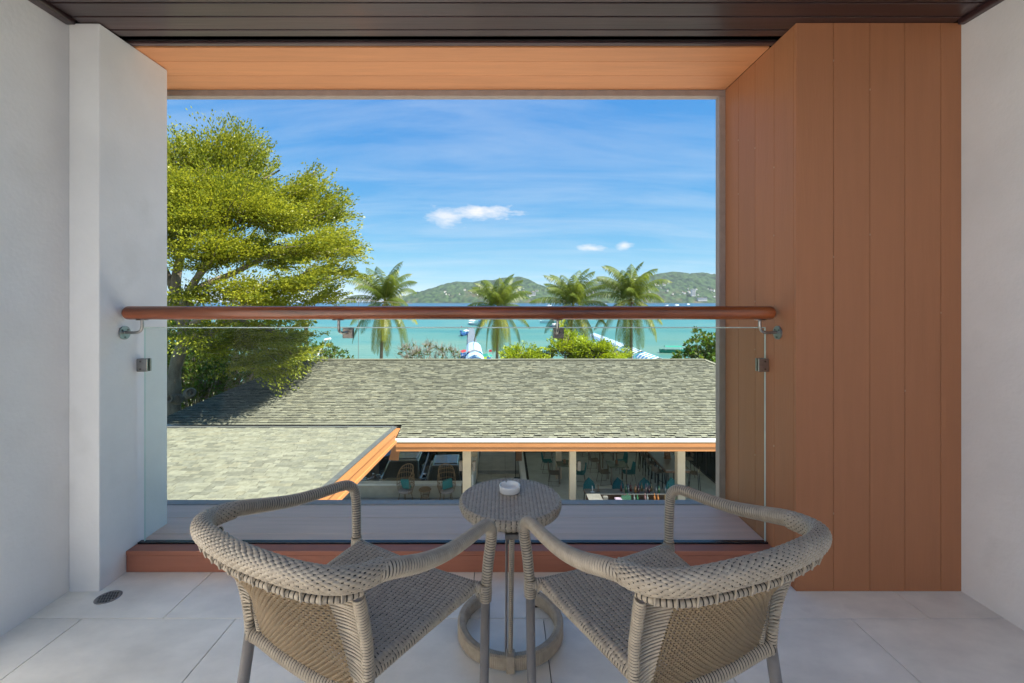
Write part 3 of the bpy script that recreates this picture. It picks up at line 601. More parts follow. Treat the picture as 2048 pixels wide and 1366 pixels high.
for (pa, pb, n_, y0, y1) in ((885, 990, 12, 2620, 2900), (1030, 1085, 10, 2600, 2780), (1150, 1200, 9, 2600, 2850), (1290, 1345, 14, 2640, 2960), (1345, 1432, 16, 2570, 2760)):
    for _ in range(n_): spots.append((rnd.uniform(pa, pb), rnd.uniform(y0, y1)))
for px, Y in spots:
    x = X_(px, Y); o = inst(hm[rnd.randrange(4)], 'house', None, (x, Y, hz(x, Y)+1), (0, 0, rnd.uniform(-.5, .5)), (rnd.uniform(.5, .95),)*3)
    tag(o, 'tiny pale house among the trees on the hillside across the bay', 'house', 'houses on the far hillside')
def hotel(px, Y, w_, h_, label):
    x = X_(px, Y); t = empty('hotel_building', (x, Y, hz(x, Y)-1), 0, label, 'building'); G().box(-w_/2, w_/2, -8, 8, -4, h_).obj('wall', HOUSEW, t); 
    g = G()
    for f_ in range(int(h_//4)): g.box(-w_/2+1, w_/2-1, -8.3, -7.9, f_*4+1.2, f_*4+2.8)
    g.obj('window_band', CARG, t); G().box(-w_/2-1, w_/2+1, -9, 9, h_, h_+1.2).obj('roof', HOUSER if h_ < 20 else HOUSEW, t)
hotel(1062, 2640, 52, 17, 'long pale hotel block low on the far hill just right of the second palm'); hotel(1386, 2620, 22, 36, 'white tower block, tallest of the buildings on the far shore'); hotel(1404, 2560, 50, 15, 'wide low white hotel on the far shore right of the white tower'); hotel(1176, 2640, 26, 22, 'stepped pale hotel on the far hill between the two right palms')
# distant boats
bm_ = G().hexa([(-4, -1.2, 0), (4, -1.6, 0), (4, 1.6, 0), (-4, 1.2, 0), (-5, -1.5, 1.6), (5.5, -.3, 2), (5.5, .3, 2), (-5, 1.5, 1.6)]).box(-2.5, 1.6, -1, 1, 1.7, 3.4).mesh('boat', [WHT])
for px, Y in ((1098, 900), (1160, 980), (1332, 960), (1353, 1020), (1376, 1300), (1210, 1500)):
    x = X_(px, Y); tag(inst(bm_, 'boat', None, (x, Y, SEA-.2), (0, 0, rnd.uniform(-.6, .6))), 'tiny white boat far out on the blue bay', 'boat', 'distant boats on the bay')

# ================================================================== ROOFS
def shingle_meshes(wd, ln, th=.012):
    out = []
    for i in range(5):
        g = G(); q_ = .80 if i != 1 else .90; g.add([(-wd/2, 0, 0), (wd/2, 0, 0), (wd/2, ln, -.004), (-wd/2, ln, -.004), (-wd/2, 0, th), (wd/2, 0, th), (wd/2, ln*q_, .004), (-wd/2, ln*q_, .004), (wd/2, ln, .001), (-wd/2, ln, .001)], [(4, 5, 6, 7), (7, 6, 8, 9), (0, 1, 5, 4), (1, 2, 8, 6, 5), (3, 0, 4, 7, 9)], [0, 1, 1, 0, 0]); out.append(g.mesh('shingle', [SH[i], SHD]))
    return out
WT = (0, 0, 0, 1, 1, 2, 3, 4, 4)
def shingle_plane(parent, O, U_, W_, rows, expo, tabw, rng_u, nparts, order=1):
    """O eave origin, U_ along the eave, W_ up the slope (unit vectors), rng_u(v)->(u0,u1) for the row at slope distance v"""
    U_ = Vector(U_).normalized(); W_ = Vector(W_).normalized(); Nn = U_.cross(W_).normalized(); O = Vector(O)
    if Nn.z < 0: Nn = -Nn
    M = Matrix((U_, W_, Nn)).transposed().to_4x4(); eul = M.to_euler()
    sm = shingle_meshes(1.0, expo*1.02, .017); G_ = G(); cnt = 0
    rr_ = list(range(rows)); rr_ = rr_ if order > 0 else rr_[::-1]
    for r in rr_:
        v = r*expo; u0, u1 = rng_u(v); u = u0-rnd.random()*tabw
        while u < u1:
            wd = tabw*rnd.choice((.5, .7, .9, 1., 1.25)); a, b = max(u, u0), min(u+wd, u1); u += wd
            if b-a < .02: continue
            k = rnd.choice(WT); lift = rnd.choice((0, 0, .010, .014)); k = 2 if (lift == 0 and rnd.random() < .12) else k
            c = O+U_*((a+b)/2)+W_*v+Nn*(lift+.004)
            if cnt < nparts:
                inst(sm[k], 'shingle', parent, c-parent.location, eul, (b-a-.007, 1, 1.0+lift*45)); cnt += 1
            else:
                h = .017+lift; a += .0035; b -= .0035
                A = O+U_*a+W_*v+Nn*.002-parent.location; B = O+U_*b+W_*v+Nn*.002-parent.location; up = W_*expo*1.02
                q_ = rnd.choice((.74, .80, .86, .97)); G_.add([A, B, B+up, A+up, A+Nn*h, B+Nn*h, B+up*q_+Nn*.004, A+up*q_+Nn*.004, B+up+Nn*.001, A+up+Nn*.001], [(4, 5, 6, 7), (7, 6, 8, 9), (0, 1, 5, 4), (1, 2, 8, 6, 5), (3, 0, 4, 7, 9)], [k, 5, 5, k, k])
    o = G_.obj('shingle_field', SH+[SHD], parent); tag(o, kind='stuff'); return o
# ---- restaurant pavilion with a hipped roof
RX0, RX1, YE, YRd, YB = -12.7, 12.8, 14.78, 20.3, 25.8
DE, DR = 4.50, 2.6; ZE = 1.3-DE; ZRd = 1.3-DR; HX0, HX1 = -9.0, 8.97; XN = -3.46; YN = 15.6
rp_ = empty('restaurant_pavilion', (0, 20, GZ), 0, 'open-sided restaurant pavilion under a wide grey-green hipped shingle roof', 'building')
sl_ = (ZRd-ZE)/(YRd-YE); zN = ZE+sl_*(YN-YE); xN0 = RX0+(HX0-RX0)*(YN-YE)/(YRd-YE)
def rel(q): return [(x-0, y-20, z-GZ) for x, y, z in q]
g = G(); V = rel([(xN0, YN, zN), (XN, YN, zN), (XN, YE, ZE), (RX1, YE, ZE), (HX1, YRd, ZRd), (HX0, YRd, ZRd), (RX0, YB, ZE), (RX1, YB, ZE), (RX0, YE+.8, zN-.0)])
g.add(V, [(0, 1, 2, 3, 4, 5), (3, 7, 4), (5, 4, 7, 6), (0, 5, 6), (0, 6, 7, 3, 2, 1)])
g.obj('roof_deck', SH[4], rp_)
g = G().box(RX0+.3, RX1-.1, YN-20+.1, YB-20-.1, ZE-GZ-.16, ZE-GZ-.02).box(XN+.05, RX1-.1, YE-20+.12, YN-20+.09, ZE-GZ-.16, ZE-GZ-.02); g.obj('soffit', SOFF, rp_)
up = Vector((0, YRd-YE, ZRd-ZE)); Lr = up.length; expo = .107
def ru(v):
    f_ = v/Lr; lo = RX0+(HX0-RX0)*f_; hi = RX1+(HX1-RX1)*f_
    if YE+f_*(YRd-YE) < YN: lo = XN
    return lo, hi
shingle_plane(rp_, (0, YE, ZE), (1, 0, 0), up, int(Lr/expo), expo, .235, ru, 300)
g = G(); g.bar(rel([(HX0, YRd, ZRd+.02)])[0], rel([(HX1, YRd, ZRd+.02)])[0], .24, .03); g.bar(rel([(HX0, YRd, ZRd+.01)])[0], rel([(RX0, YE, ZE+.01)])[0], .2, .03) if False else None
g.bar(rel([(HX1, YRd, ZRd+.015)])[0], rel([(RX1, YE, ZE+.015)])[0], .2, .03); g.obj('ridge_cap', SH[0], rp_)
def rb(name, m, x0, x1, y0, y1, z0, z1, bv=0): return G().box(x0, x1, y0-20, y1-20, z0-GZ, z1-GZ).obj(name, m, rp_, bevel=bv)
rb('gutter', GUTTER, XN-.03, RX1, 14.635, 14.775, -3.235, -3.14, .01)
rb('fascia_board', FASC, XN-.0, RX1, 14.65, 14.70, -3.39, -3.238, .004); rb('fascia_board', FASC, XN-.0, RX1, 14.675, 14.74, -3.535, -3.394, .004)
rb('soffit', SOFF, XN, RX1, 14.742, 14.90, -3.535, -3.50)
# rake piece at the left end of the eave
g = G(); q = rel([(-3.78, 15.05, -3.95), (-3.46, 15.02, -3.95), (-3.42, 15.5, -3.03), (-3.62, 15.5, -3.03)]); q2 = [(x, y+.05, z) for x, y, z in q]; g.hexa([q[0], q[1], q2[1], q2[0], q[3], q[2], q2[2], q2[3]]); g.obj('rake_board', FASC, rp_)
for (x, y, w_) in ((-1.215, 15.25, .28), (2.345, 15.25, .215), (5.98, 15.25, .26), (9.7, 15.25, .26), (-1.215, 19.2, .26), (2.36, 19.2, .24), (6.9, 22.6, .24), (2.36, 23.4, .24), (10.2, 22.6, .24)):
    G().box(x-w_/2, x+w_/2, y-20, y+w_-20, .0, ZE-GZ-.1).obj('column', CREAM, rp_, bevel=.008)
# ---- low roof close below the balcony
lr = empty('low_annex', (-8, 9, GZ), 0, 'low annex below the balcony with a nearly flat grey-green shingle roof', 'building')
Y0l, Y1l = 3.6, 13.35; zf = lambda y: 1.3-(2.80+.0695*y); XLr = -3.215
def rl(q): return [(x+8, y-9, z-GZ) for x, y, z in q]
V = rl([(-15.5, Y1l, zf(Y1l)), (XLr, Y1l, zf(Y1l)), (XLr, Y0l, zf(Y0l)), (-15.5, Y0l, zf(Y0l))]); V2 = [(x, y, z-.16) for x, y, z in V]
G().add(V2+V, [(0, 3, 2, 1), (4, 5, 6, 7), (0, 1, 5, 4), (1, 2, 6, 5), (2, 3, 7, 6), (3, 0, 4, 7)]).obj('roof_deck', SH[4], lr)
upl = Vector((0, Y0l-Y1l, zf(Y0l)-zf(Y1l))); Ll = upl.length; ex2 = .15
shingle_plane(lr, (0, Y1l, zf(Y1l)), (1, 0, 0), upl, int(Ll/ex2), ex2, .27, lambda v: (-12.0, XLr), 300, -1)
# that plane is visible only where Y > 7.4: rows nearer than this hold the first parts otherwise, so limit rows
for k, (dx, z0, z1) in enumerate(((.0, -.17, .03), (.035, -.36, -.172), (.0, -.44, -.362))):
    g = G(); A = rl([(XLr+.002, Y0l, zf(Y0l)), (XLr+.09-dx, Y0l, zf(Y0l)), (XLr+.09-dx, Y1l+.03, zf(Y1l)), (XLr+.002, Y1l+.03, zf(Y1l))]); g.hexa([(x, y, z+z0) for x, y, z in A]+[(x, y, z+z1) for x, y, z in A]); g.obj('fascia_board', FASC, lr, bevel=.004)
g = G(); A = rl([(XLr-.03, Y0l, zf(Y0l)), (XLr+.1, Y0l, zf(Y0l)), (XLr+.1, Y1l+.05, zf(Y1l)), (XLr-.03, Y1l+.05, zf(Y1l))]); g.hexa([(x, y, z+.032) for x, y, z in A]+[(x, y, z+.05) for x, y, z in A]); g.obj('metal_edge', DGUT, lr)
g = G(); A = rl([(-15.5, Y1l+.002, zf(Y1l)), (XLr, Y1l+.002, zf(Y1l)), (XLr, Y1l+.12, zf(Y1l)), (-15.5, Y1l+.12, zf(Y1l))]); g.hexa([(x, y, z-.12) for x, y, z in A]+[(x, y, z+.045) for x, y, z in A]); g.obj('gutter', DGUT, lr)
G().box(-7.3, 2.6, -5.0, 3.6, .0, 2.7).obj('wall', WALLB, lr)
G().bar((4.9, -1.2, 2.75), (5.0, -3.3, 2.9), .06, .28).obj('wall_coping', GUTTER, lr)

# ================================================================== UNDER THE ROOF
pf = G().box(-1.45, 9.2, 13.5, 30, GZ-1.42, GZ+.004).obj('patio', GROUT); tag(pf, kind='structure')
for i in range(12):
    for j in range(8):
        x0 = -1.6+i*.9; y0 = 15.4+j*.9
        if x0 < .25: continue
        G().box(x0+.004, x0+.896, y0+.004, y0+.896, GZ+.005, GZ+.014).obj('slab', PATIO, pf)
def base(px, py): return at(px, py, GZ+.014)
# chairs with shell seats on sled frames
def shell_chair(fab, label, grp='shell chairs in the restaurant'):
    t = empty('dining_chair', (0, 0, 0), 0, label, 'chair', grp)
    P = []
    for (y, z, hw_) in ((.22, .455, .22), (.10, .445, .235), (-.08, .44, .235), (-.18, .46, .23), (-.225, .54, .225), (-.245, .66, .21), (-.262, .78, .185), (-.272, .86, .15)):
        P.append([(hw_*a, y+.05*a*a*(1 if z > .5 else 0), z+.035*a*a*(1 if z < .5 else 0)) for a in (-1, -.6, -.2, .2, .6, 1)])
    P = np.array(P); g = G().grid(P); g.grid((P-np.array([0, .0, .022]))[:, ::-1]); g.obj('shell', fab, t, True)
    for s in (-1, 1):
        G().tube([(s*.2, .17, .43), (s*.225, .2, .01), (s*.225, -.24, .01), (s*.2, -.16, .43)], .0105, 6).obj('leg', BLKM, t)
    G().tube([(-.2, -.16, .425), (.2, -.16, .425)], .009, 6).obj('crossbar', BLKM, t)
    return t
first = {}
def place_chair(kind, px, py, face, label):
    if kind not in first: o = first[kind] = shell_chair(TEAL if kind == 't' else BROWNF, label)
    else: o = tree_copy(first[kind]); o['label'] = label
    x, y = base(px, py); o.location = (x, y, GZ+.015); o.rotation_euler = (0, 0, R(face))
for k, px, py, face, lab in (('t', 1258, 967, 95, 'teal shell chair right of the near dining table, facing left'), ('t', 1243, 944, 100, 'teal shell chair right of the far dining table, facing left'),
    ('t', 1160, 968, 80, 'teal shell chair beside the near cream column, facing left'), ('t', 1094, 943, -85, 'teal shell chair left of the darker column, facing right'),
    ('b', 1208, 966, -80, 'brown shell chair left of the near dining table, facing right'), ('b', 1188, 941, -85, 'brown shell chair left of the far dining table, facing right'),
    ('b', 1178, 915, -60, 'brown shell chair at the back of the patio near the fence'), ('b', 1108, 968, -95, 'brown shell chair behind the round wicker table edge, left of the darker column'),
    ('t', 1096, 918, 80, 'teal shell chair at the far end of the patio beside the white wall'), ('b', 1215, 914, 180, 'brown shell chair at the far side of the patio behind the tables')):
    place_chair(k, px, py, face, lab)
def dtable(px, py, w_, d_, label):
    x, y = base(px, py); t = empty('dining_table', (x, y, GZ+.015), 0, label, 'table'); G().box(-w_/2, w_/2, -d_/2, d_/2, .72, .75).obj('tabletop', TABTOP, t, bevel=.004)
    for a in (-1, 1):
        for b in (-1, 1): G().box(a*(w_/2-.09)-.025, a*(w_/2-.09)+.025, b*(d_/2-.09)-.025, b*(d_/2-.09)+.025, 0, .719).obj('leg', BROWNF, t)
    m = G().box(-.06, .06, -.04, .04, .0, .02).box(-.05, .05, -.006, .006, .02, .17).obj('menu_holder', WOODB, None, loc=(x-.02, y, GZ+.015+.751)); tag(m, 'brown menu holder standing on the '+label.split(',')[0], 'menu holder')
dtable(1234, 964, .78, .82, 'near dining table between teal and brown shell chairs'); dtable(1216, 932, .8, .8, 'far dining table near the back fence'); dtable(1130, 962, .7, .8, 'dining table half hidden behind the cream column')
# high communal table and bar stools
t = empty('high_table', (6.68, 19.2, GZ+.015), 0, 'long pale high table on dark slatted base in the restaurant', 'table')
G().box(-.48, .48, -1.85, 1.85, 1.02, 1.07).obj('tabletop', STONE, t, bevel=.006); G().box(-.46, .46, -1.8, 1.8, .93, 1.018).obj('apron', WOODB, t)
for i in range(9): G().box(-.42, -.38, -1.7+i*.42, -1.66+i*.42, 0, .93).obj('slat', BLKM, t)
for i in range(4): G().box(-.36+i*.22, -.32+i*.22, -1.74, -1.70, 0, .93).obj('slat', BLKM, t)
b_ = G().box(-.13, .13, -.1, .1, 0, .02).box(-.12, .12, .02, .04, .02, .26).box(-.08, .1, -.08, .0, .02, .13).obj('menu_box', WOODB, None, loc=(6.72, 18.6, GZ+.015+1.071)); tag(b_, 'brown wooden menu box standing on the long high table', 'box')
def stool(label):
    t = empty('bar_stool', (0, 0, 0), 0, label, 'bar stool', 'bar stools round the high table')
    G().box(-.2, .2, -.18, .2, .73, .77).obj('seat', BROWNF, t, bevel=.015); P = [[(a*.2, -.2+.05*a*a, z) for a in (-1, -.5, 0, .5, 1)] for z in (.80, .98)]; P = np.array(P); G().grid(P).grid(P[:, ::-1]-np.array([0, .02, 0])).obj('backrest', BROWNF, t)
    for a in (-1, 1):
        for b in (-1, 1): G().bar((a*.17, b*.15, .74 if b > 0 else .95), (a*.22, b*.21, 0), .022).obj('leg', BLKM, t)
    G().box(-.2, .2, .19, .21, .28, .30).obj('footrest', BLKM, t); return t
st = None
for px, py, face, lab in ((1283, 934, -90, 'bar stool left of the high table, farthest from the bar'), (1292, 947, -90, 'bar stool left of the high table, second from the far end'), (1303, 962, -92, 'bar stool left of the high table, third from the far end'), (1316, 980, -70, 'bar stool at the near left corner of the high table'),
    (1388, 984, 60, 'bar stool right of the near cream column, closest to the bar'), (1376, 952, 88, 'bar stool right of the high table by the glass doors'), (1358, 930, 90, 'bar stool right of the high table at its far end')):
    o = stool(lab) if st is None else tree_copy(st); st = st or o; o['label'] = lab; x, y = base(px, py); o.location = (x, y, GZ+.015); o.rotation_euler = (0, 0, R(face))
# bar chairs with teal backs behind the counter
def barchair(px, Y, label):
    x = X_(px, Y); t = empty('bar_chair', (x, Y, GZ+.015), R(180+rnd.uniform(-12, 12)), label, 'bar chair', 'teal-backed bar chairs along the counter')
    G().box(-.21, .21, -.2, .2, .66, .72).obj('seat', WOODB, t, bevel=.02)
    P = np.array([[(a*hw_, -.2-.04*(z-.7)+.05*a*a, z+dz*abs(a)) for a in (-1, -.5, 0, .5, 1)] for z, hw_, dz in ((.72, .22, 0), (.9, .21, -.01), (1.05, .16, -.04), (1.14, .06, -.05))]); G().grid(P).grid(P[:, ::-1]-np.array([0, .03, 0])).obj('backrest', TEAL, t, True)
    for a in (-1, 1):
        for b in (-1, 1): G().bar((a*.17, b*.16, .67), (a*.2, b*.2, 0), .025).obj('leg', BLKM, t)
barchair(1181, 16.2, 'teal-backed bar chair at the left corner of the bar counter'); barchair(1240, 16.2, 'teal-backed bar chair behind the counter, second from the left'); barchair(1292, 16.2, 'teal-backed bar chair behind the row of bottles'); barchair(1348, 16.2, 'teal-backed bar chair next to the near cream column')
# bar counter
t = empty('bar_counter', (4.4, 15.2, GZ+.015), 0, 'U-shaped bar counter with pale stone top and dark work surface', 'bar counter')
def bb(name, m, x0, x1, y0, y1, z0, z1, bv=.004): return G().box(x0-4.4, x1-4.4, y0-15.2, y1-15.2, z0, z1).obj(name, m, t, bevel=bv)
bb('countertop', STONE, 2.76, 5.85, 15.12, 15.52, 1.06, 1.10); bb('countertop', STONE, 2.76, 3.22, 13.6, 15.118, 1.06, 1.10); bb('counter_front', WOODB, 2.82, 5.8, 15.2, 15.46, 0, 1.058); bb('counter_front', WOODB, 2.82, 3.16, 13.6, 15.19, 0, 1.058)
bb('work_surface', BLKM, 3.23, 5.85, 14.2, 15.11, .84, .88); bb('fridge_front', DKSTEEL, 4.35, 5.85, 14.18, 14.198, .2, .83); bb('undercounter', BLKM, 3.25, 5.8, 14.25, 15.1, .0, .835)
bcols = [mat('bottle_'+n_, c, .08, var=.05, spec=.8) for n_, c in (('green', (.02, .10, .04)), ('clear', (.12, .14, .14)), ('amber', (.28, .10, .02)), ('red', (.09, .015, .015)), ('pink', (.15, .08, .08)), ('gold', (.14, .09, .03)))]
bname = ('green', 'clear glass', 'amber', 'red', 'pink', 'golden'); bmsh = []
for m in bcols:
    for h in (.25, .29): bmsh.append(G().lathe([(0, 0), (.036, 0), (.038, .01), (.038, h*.58), (.030, h*.68), (.013, h*.76), (.013, h), (0, h)], 10).mesh('bottle', [m], True))
for i in range(28):
    x = 3.98+(i % 17)*.112+rnd.uniform(-.02, .02); y = 15.2+(i//17)*.12 if i % 3 else 14.98; z = GZ+.015+(1.101 if y > 15.12 else .881); k = rnd.choice((0, 0, 1, 1, 2, 3, 4, 5)); 
    tag(inst(bmsh[k*2+rnd.randrange(2)], 'bottle', None, (x, y, z), (0, 0, 0)), '%s bottle in the row of bottles on the bar' % bname[k], 'bottle', 'bottles on the bar, '+bname[k])
for i, (x, y, z, w_, d_, h_, m, lab, nm) in enumerate(((3.36, 14.95, .881, .16, .12, .2, STONE, 'grey-white napkin box at the left inner corner of the bar', 'napkin_box'), (3.0, 15.25, 1.101, .13, .03, .2, WHT, 'white menu card standing on the left end of the bar', 'menu_card'), (3.2, 15.3, 1.101, .12, .03, .22, WOODB, 'brown menu card standing beside the white menu card', 'menu_card'), (4.0, 14.75, .881, .28, .2, .22, mat('register_screen', (.03, .08, .05), .2), 'dark till screen on the bar work surface', 'till_screen'), (3.75, 14.8, .881, .22, .16, .2, mat('lilac_box', (.35, .27, .35), .6), 'lilac box left of the till screen', 'box'))):
    if nm == 'till_screen': g = G().bar((0, 0, .02), (0, 0, .1), .05).box(-.08, .08, -.05, .05, 0, .02); g.bar((0, -.02, .08), (0, .05, .3), .32, .02)
    elif nm == 'menu_card': g = G().box(-w_/2, w_/2, -.03, .03, 0, .015); g.bar((0, 0, .015), (0, .03, h_), w_, .008)
    else: g = G().box(-w_/2, w_/2, -d_/2, d_/2, 0, h_).box(-w_/2+.02, w_/2-.02, -d_/2+.02, d_/2-.02, h_, h_+.012)
    tag(g.obj(nm, m, None, loc=(x, y, GZ+.015+z), bevel=.004), lab, nm.replace('_', ' '))
gm = G().lathe([(0, 0), (.03, 0), (.034, .1), (.031, .1), (.028, .006), (0, .006)], 10).mesh('glass', [bcols[1]], True)
for i in range(12):
    tag(inst(gm, 'drinking_glass', None, (3.4+(i % 6)*.11+rnd.uniform(-.02, .02), 14.3+(i//6)*.17, GZ+.015+.881)), 'small clear drinking glass on the dark bar work surface', 'glass', 'glasses on the bar work surface')
# glass doors on the right
t = empty('glass_doors', (8.74, 19, GZ+.015), 0, 'black-framed glass doors along the right side of the restaurant', 'glass door'); gl2 = glassmat('door_glass', (.55, .62, .62), 0, 1.2)
for i in range(8):
    y = -3.4+i*.98; G().box(-.03, .03, y-.035, y+.035, 0, 2.5).obj('mullion', BLKM, t)
    if i < 7: G().box(-.006, .006, y+.036, y+.944, .09, 2.42).obj('pane', gl2, t)
G().box(-.031, .031, -3.4, 3.5, 0, .085).obj('bottom_rail', BLKM, t); G().box(-.031, .031, -3.4, 3.5, 2.42, 2.5).obj('top_rail', BLKM, t)
# fence at the back of the patio
t = empty('patio_fence', (5, 22.7, GZ), 0, 'dark teal board fence along the back of the restaurant patio', 'fence')
for i in range(22): G().box(-4.2+i*.4, -3.82+i*.4, -.02, .02, 0, .62).obj('board', GATE, t)
# white wall right of the entrance steps
w_ = G().box(.72, .9, 17.0, 23.2, GZ, GZ+.75).obj('low_wall', WHITE, bevel=.01); tag(w_, 'low white wall between the entrance steps and the patio', 'wall')
w_ = G().box(-1.35, -1.12, 17.2, 21.5, GZ, GZ+.95).obj('low_wall', WHITE, bevel=.01); tag(w_, 'low white wall left of the entrance steps behind the column', 'wall')
t = empty('entrance_steps', (-.2, 21, GZ), 0, 'broad stone steps with dark treads leading to the beach yard', 'steps')
for i, (y0, y1, z) in enumerate(((18.4, 18.75, .05), (19.6, 19.9, .12), (22.5, 22.9, .16), (25.2, 25.5, .2))): G().box(-.9, .91, y0-21, y1-21, 0, z).obj('tread', ASPH, t, bevel=.01)
for y0, y1, z in ((18.76, 19.59, .08), (19.91, 22.49, .13), (22.91, 25.19, .17), (25.51, 29.9, .2)):
    n_ = max(2, int((y1-y0)/.5))
    for i in range(n_):
        for j in range(3): yy_ = y0+(y1-y0)*i/n_; G().box(-.9+j*.6+.005, -.305+j*.6, yy_-21+.005, yy_+(y1-y0)/n_-21-.005, 0, z-rnd.random()*.012).obj('paver', CONC, t)
t = empty('menu_stand', (.66, 19.0, GZ+.1), 0, 'brown menu stand on a thin leg beside the entrance steps', 'menu stand'); G().box(-.13, .13, -.02, .02, .75, 1.35).obj('panel', WOODB, t, bevel=.01); G().box(-.15, -.12, -.02, .02, 0, 1.35).obj('post', BLKM, t); G().box(-.2, .1, -.15, .15, 0, .02).obj('base', BLKM, t)
# wall lamps on the columns
for i, (x, lab) in enumerate(((-1.215-.21, 'brown box wall lamp on the left side of the nearest left cream column'), (-1.215+.24, 'brown box wall lamp on the right side of the nearest left cream column'), (2.345+.22, 'brown box wall lamp on the right side of the cream column beside the bar'))):
    t = empty('wall_lamp', (x, 15.38, GZ+1.95), 0, lab, 'wall lamp'); G().box(-.055, .055, -.06, .06, -.16, .16).obj('lamp_shade', BROWNF, t, bevel=.008); s = 1 if x < -1.3 or False else -1; a, b = sorted((s*.056, s*.078)); G().box(a, b, -.03, .03, -.05, .05).obj('wall_plate', BLKM, t)
# low beige wall with white coping, rattan chairs in front
t = empty('low_patio_wall', (-5, 17.5, GZ), 0, 'beige low wall with white coping in front of the parked cars', 'wall'); G().box(-6, 3.4, -.1, .1, 0, .47).obj('wall', WALLB, t); G().box(-6, 3.42, -.15, .15, .472, .55).obj('coping', GUTTER, t, bevel=.006)
G().box(-11, -1.455, 13.5, 17.6, GZ-1.42, GZ+.003).obj('terrace', ASPH); tag(bpy.data.objects['terrace'], kind='structure')
def egg(px, label, rz):
    Y = 17.02; t = empty('rattan_egg_chair', (X_(px, Y), Y, GZ+.01), rz, label, 'egg chair', 'rattan egg chairs by the low wall')
    for a in np.linspace(-115, 115, 15):
        ca, sa = math.sin(R(a)), -math.cos(R(a)); top = 1.33-.38*(abs(a)/115)**2.2
        G().tube([(ca*.27, sa*.25+.02, .38), (ca*.34, sa*.31, .62), (ca*.33, sa*.30, .95), (ca*.29, sa*.27, top)], .008, 5).obj('cane', RATT, t)
    for z, r_ in ((.38, .27), (.62, .345), (.80, .345), (1.0, .33), (1.16, .31)):
        pts = [(math.sin(R(a))*r_, -math.cos(R(a))*r_*.93, z) for a in np.linspace(-115, 115, 20) if True or a]; pts = [p for p, a in zip(pts, np.linspace(-115, 115, 20)) if z < 1.33-.38*(abs(a)/115)**2.2+.02]; G().tube(pts, .011, 5).obj('hoop', RATT, t)
    G().tube([(math.sin(R(a))*.30, -math.cos(R(a))*.275, 1.33-.38*(abs(a)/115)**2.2) for a in np.linspace(-115, 115, 26)], .016, 6).obj('rim', RATT, t)
    for a in (-50, 50, 140, 220): G().tube([(math.sin(R(a))*.22, -math.cos(R(a))*.2, .38), (math.sin(R(a))*.28, -math.cos(R(a))*.26, 0)], .014, 6).obj('leg', RATT, t)
    G().lathe([(0, .385), (.26, .385), (.28, .42), (.26, .47), (0, .48)], 20).obj('seat_cushion', mat('greige_cushion_%s' % px, (.32, .28, .27), .8), t, True)
    p = G().hexa([(-.2, -.06, -.19), (.2, -.06, -.19), (.2, .06, -.19), (-.2, .06, -.19), (-.19, -.06, .19), (.19, -.06, .19), (.19, .06, .19), (-.19, .06, .19)]).obj('throw_pillow', TEAL, None, bevel=.05, loc=(X_(px, Y)+(.02 if px < 850 else .04), Y-.05, GZ+.70)); p.rotation_euler = (R(-16), R(8), rz); tag(p, 'teal throw pillow in the %s rattan egg chair' % ('left' if px < 850 else 'right'), 'pillow')
egg(811, 'rattan egg chair left of the small rattan table', R(150)); egg(893, 'rattan egg chair right of the small rattan table', R(205))
Y = 17.0; t = empty('rattan_table', (X_(850, Y), Y, GZ+.01), 0, 'small round rattan table between the two egg chairs', 'table'); G().lathe([(0, .45), (.22, .45), (.235, .47), (.22, .49), (0, .49)], 22).obj('tabletop', RATT, t)
for a in range(0, 360, 30): G().tube([(.2*math.cos(R(a)), .2*math.sin(R(a)), .45), (.14*math.cos(R(a)), .14*math.sin(R(a)), .22), (.19*math.cos(R(a)), .19*math.sin(R(a)), 0)], .008, 5).obj('cane', RATT, t)
G().tube([(.15*math.cos(q), .15*math.sin(q), .22) for q in np.linspace(0, 2*np.pi, 20)], .01, 5).obj('hoop', RATT, t)

